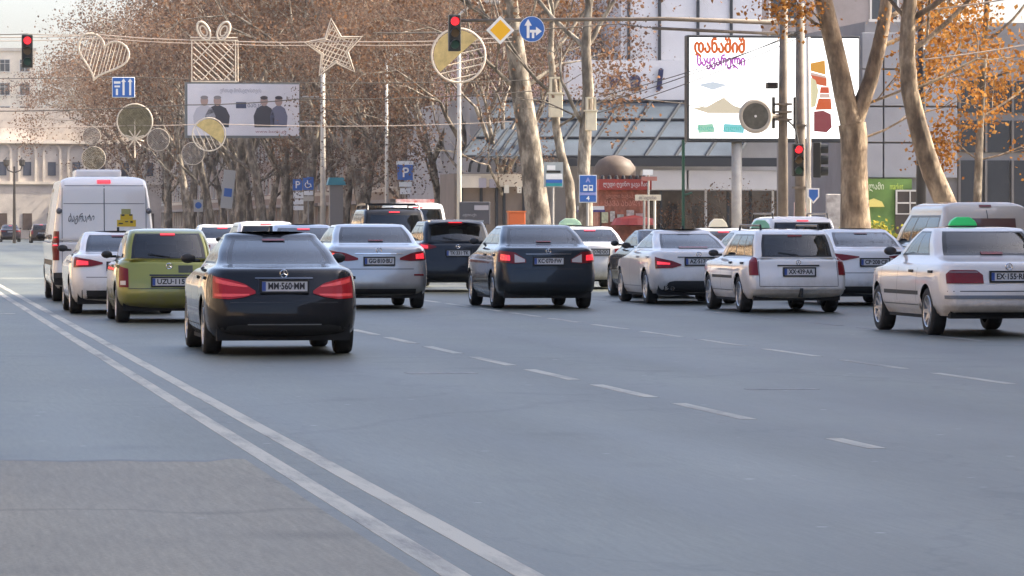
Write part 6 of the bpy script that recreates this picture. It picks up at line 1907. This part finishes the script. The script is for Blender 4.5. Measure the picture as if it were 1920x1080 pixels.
u, z = at(1108, 391, 156)
t = road_thing('small_stall', 'small stall with white and purple striped canopy left of the red kiosk', 'stall', u, 156, 0.12)
zc = z - 0.12
MB().box(-0.45, 0.45, -0.35, 0.4, zc - 0.05, zc + 0.09).build('white_canopy', SIGNW, t)
MB().box(-0.48, 0.48, -0.38, 0.42, zc - 0.13, zc - 0.052).build('purple_trim', mat('stall_purple', (0.07, 0.05, 0.20), 0.6), t)
for x in (-0.38, 0.38):
    MB().tube([(x, 0, 0), (x, 0, zc - 0.13)], 0.03, 6).build('leg', SEAL, t)
MB().box(-0.35, 0.35, -0.2, 0.2, 0.0, 0.9).build('counter', mat('stall_pale', (0.55, 0.60, 0.50), 0.6), t)
u, z = at(890, 399, 150)
t = road_thing('dark_board', 'dark advertising board with pale lettering behind the blue-grey saloon', 'sign', u, 150, 0.12)
zc = z - 0.12
bevel(MB().box(-0.56, 0.56, -0.05, 0.05, zc - 0.42, zc + 0.40).build('panel', mat('board_dark', (0.07, 0.07, 0.08), 0.5), t), 0.02, 1)
MB().box(-0.02, 0.5, -0.065, -0.052, zc + 0.1, zc + 0.27).build('pale_strip', mat('board_pale', (0.38, 0.36, 0.38), 0.5), t)
text('board_lettering', 'აფთიაქი', 0.14, mat('board_pale', (0.38, 0.36, 0.38), 0.5), t, (-0.2, -0.056, zc - 0.08), width=0.5)
for x in (-0.4, 0.4):
    MB().tube([(x, 0, 0), (x, 0, zc - 0.4)], 0.03, 6).build('leg', SEAL, t)
u, z = at(968, 408, 148)
t = road_thing('orange_bin', 'orange box bin in front of the big leaning plane trunk', 'bin', u, 148, 0.12)
zc = z - 0.12
bevel(MB().box(-0.3, 0.3, -0.2, 0.2, 0.4, zc + 0.18).build('bin_body', mat('bin_orange', (0.62, 0.13, 0.03), 0.5), t), 0.03, 2)
MB().box(-0.33, 0.33, -0.23, 0.23, zc + 0.183, zc + 0.24).build('lid', mat('bin_orange2', (0.70, 0.18, 0.05), 0.5), t)
MB().box(-0.05, 0.05, -0.05, 0.05, 0, 0.4).build('leg', SEAL, t)
u, z = at(630, 340, 222)
t = road_thing('teal_canopy', 'small teal canopy on a grey stand among the far trunks', 'kiosk', u, 222, 0.12)
zc = z - 0.12
MB().prism([(-0.5, -0.2), (0.5, -0.2), (0.38, 0.2), (-0.38, 0.2)], -0.4, 0.4).build('canopy', mat('canopy_teal', (0.05, 0.28, 0.36), 0.5), t).location.z = zc
MB().box(-0.35, 0.35, -0.3, 0.3, 0, zc - 0.202).build('stand', mat('stand_grey', (0.22, 0.21, 0.20), 0.6), t)
u, z = at(428, 350, 250)
t = road_thing('tilted_board', 'tall pale information board leaning among the far trunks', 'sign', u, 250, 0.12)
zc = z - 0.12
o = MB().box(-0.35, 0.35, -0.05, 0.05, -1.3, 1.0).build('panel', mat('board_mint', (0.42, 0.42, 0.40), 0.6), t); o.location.z = zc; o.rotation_euler.y = R(6)
o2 = MB().box(-0.22, 0.25, -0.07, -0.052, -0.6, -0.1).build('blue_square', SIGNB, o)
MB().tube([(0, 0.1, 0), (0, 0.1, zc - 1)], 0.05, 6).build('post', POLE, t)
u, z = at(372, 385, 255)
t = road_thing('blue_board', 'small white board with a blue roundel farther left among the trunks', 'sign', u, 255, 0.12)
zc = z - 0.12
MB().box(-0.28, 0.28, -0.04, 0.04, zc - 0.4, zc + 0.35).build('panel', mat('board_mint', (0.42, 0.42, 0.40), 0.6), t)
disc(0.2, -0.06, -0.042, 18, 0, zc).build('blue_roundel', SIGNB, t)
MB().tube([(0, 0.06, 0), (0, 0.06, zc - 0.3)], 0.04, 6).build('post', POLE, t)
u, z = at(1570, 395, 135)
t = road_thing('poster_column', 'pale poster stand with grey figures left of the forked trunk', 'sign', u, 135, 0.12)
zc = z - 0.12
bevel(MB().box(-0.38, 0.38, -0.1, 0.1, 0.3, zc + 0.55).build('panel', mat('poster_stand', (0.62, 0.57, 0.52), 0.6, col2=(0.30, 0.26, 0.24), scale=3.5), t), 0.02, 1)
MB().box(-0.1, 0.1, -0.06, 0.06, 0, 0.3).build('foot', SEAL, t)
u, z = at(1503, 400, 130)
t = road_thing('red_sign', 'small white sign with a red ring at the foot of the mast', 'sign', u, 130, 0.12)
zc = z - 0.12
MB().box(-0.25, 0.25, -0.02, 0.02, zc - 0.3, zc + 0.35).build('panel', mat('pinkish_panel', (0.66, 0.45, 0.42), 0.6), t)
MB().lathe([(-0.03, 0.2), (-0.035, 0.17), (-0.03, 0.14)], 'y', 20, (0, 0, zc)).build('red_ring', mat('ring_red', (0.5, 0.04, 0.04), 0.5), t)
MB().tube([(0, 0.05, 0), (0, 0.05, zc - 0.2)], 0.035, 6).build('post', POLEW, t)
u, _ = at(1640, 420, 128)
t = road_thing('yellow_shrub', 'yellow-green potted shrub before the green shopfront', 'plant', u, 128, 0.12)
rngs = random.Random(9)
br, tips = [], []
for i in range(6):
    grow(rngs, br, tips, Vector((0, 0, 0.35)), Vector((rngs.uniform(-0.6, 0.6), rngs.uniform(-0.6, 0.6), 1)).normalized(), 0.5, 0.02, 2, 4, 0.0, 0.8)
link('branches', branch_mesh(br, 'branches', BARKD), t)
link('leaves', leaf_mesh(rngs, tips, 700, 0.12, 0.12, 'leaves', leaf_mat('yellow_green_leaves', [(0.16, 0.16, 0.03), (0.30, 0.28, 0.05), (0.36, 0.30, 0.05)])), t)
MB().lathe([(0, 0.001), (0, 0.22), (0.4, 0.3), (0.4, 0.26), (0.3, 0.001)], 'z', 14).build('pot', mat('pot_clay', (0.35, 0.18, 0.10), 0.8), t, True)

# ================================================================ AIR
hz_ = MB().box(-1490, 1490, -390, 2590, -1.1, 42.0).build('haze', None)
hm = bpy.data.materials.new('thin_haze'); hm.use_nodes = True
hn = hm.node_tree; hn.nodes.clear()
ho = hn.nodes.new('ShaderNodeOutputMaterial'); pv = hn.nodes.new('ShaderNodeVolumePrincipled')
pv.inputs['Color'].default_value = (0.93, 0.92, 0.92, 1)
pv.inputs['Density'].default_value = 0.00012
pv.inputs['Anisotropy'].default_value = 0.2
hn.links.new(pv.outputs[0], ho.inputs['Volume'])
hz_.data.materials.append(hm)
tag(hz_, 'thin pale winter haze over the street', None, kind='stuff')
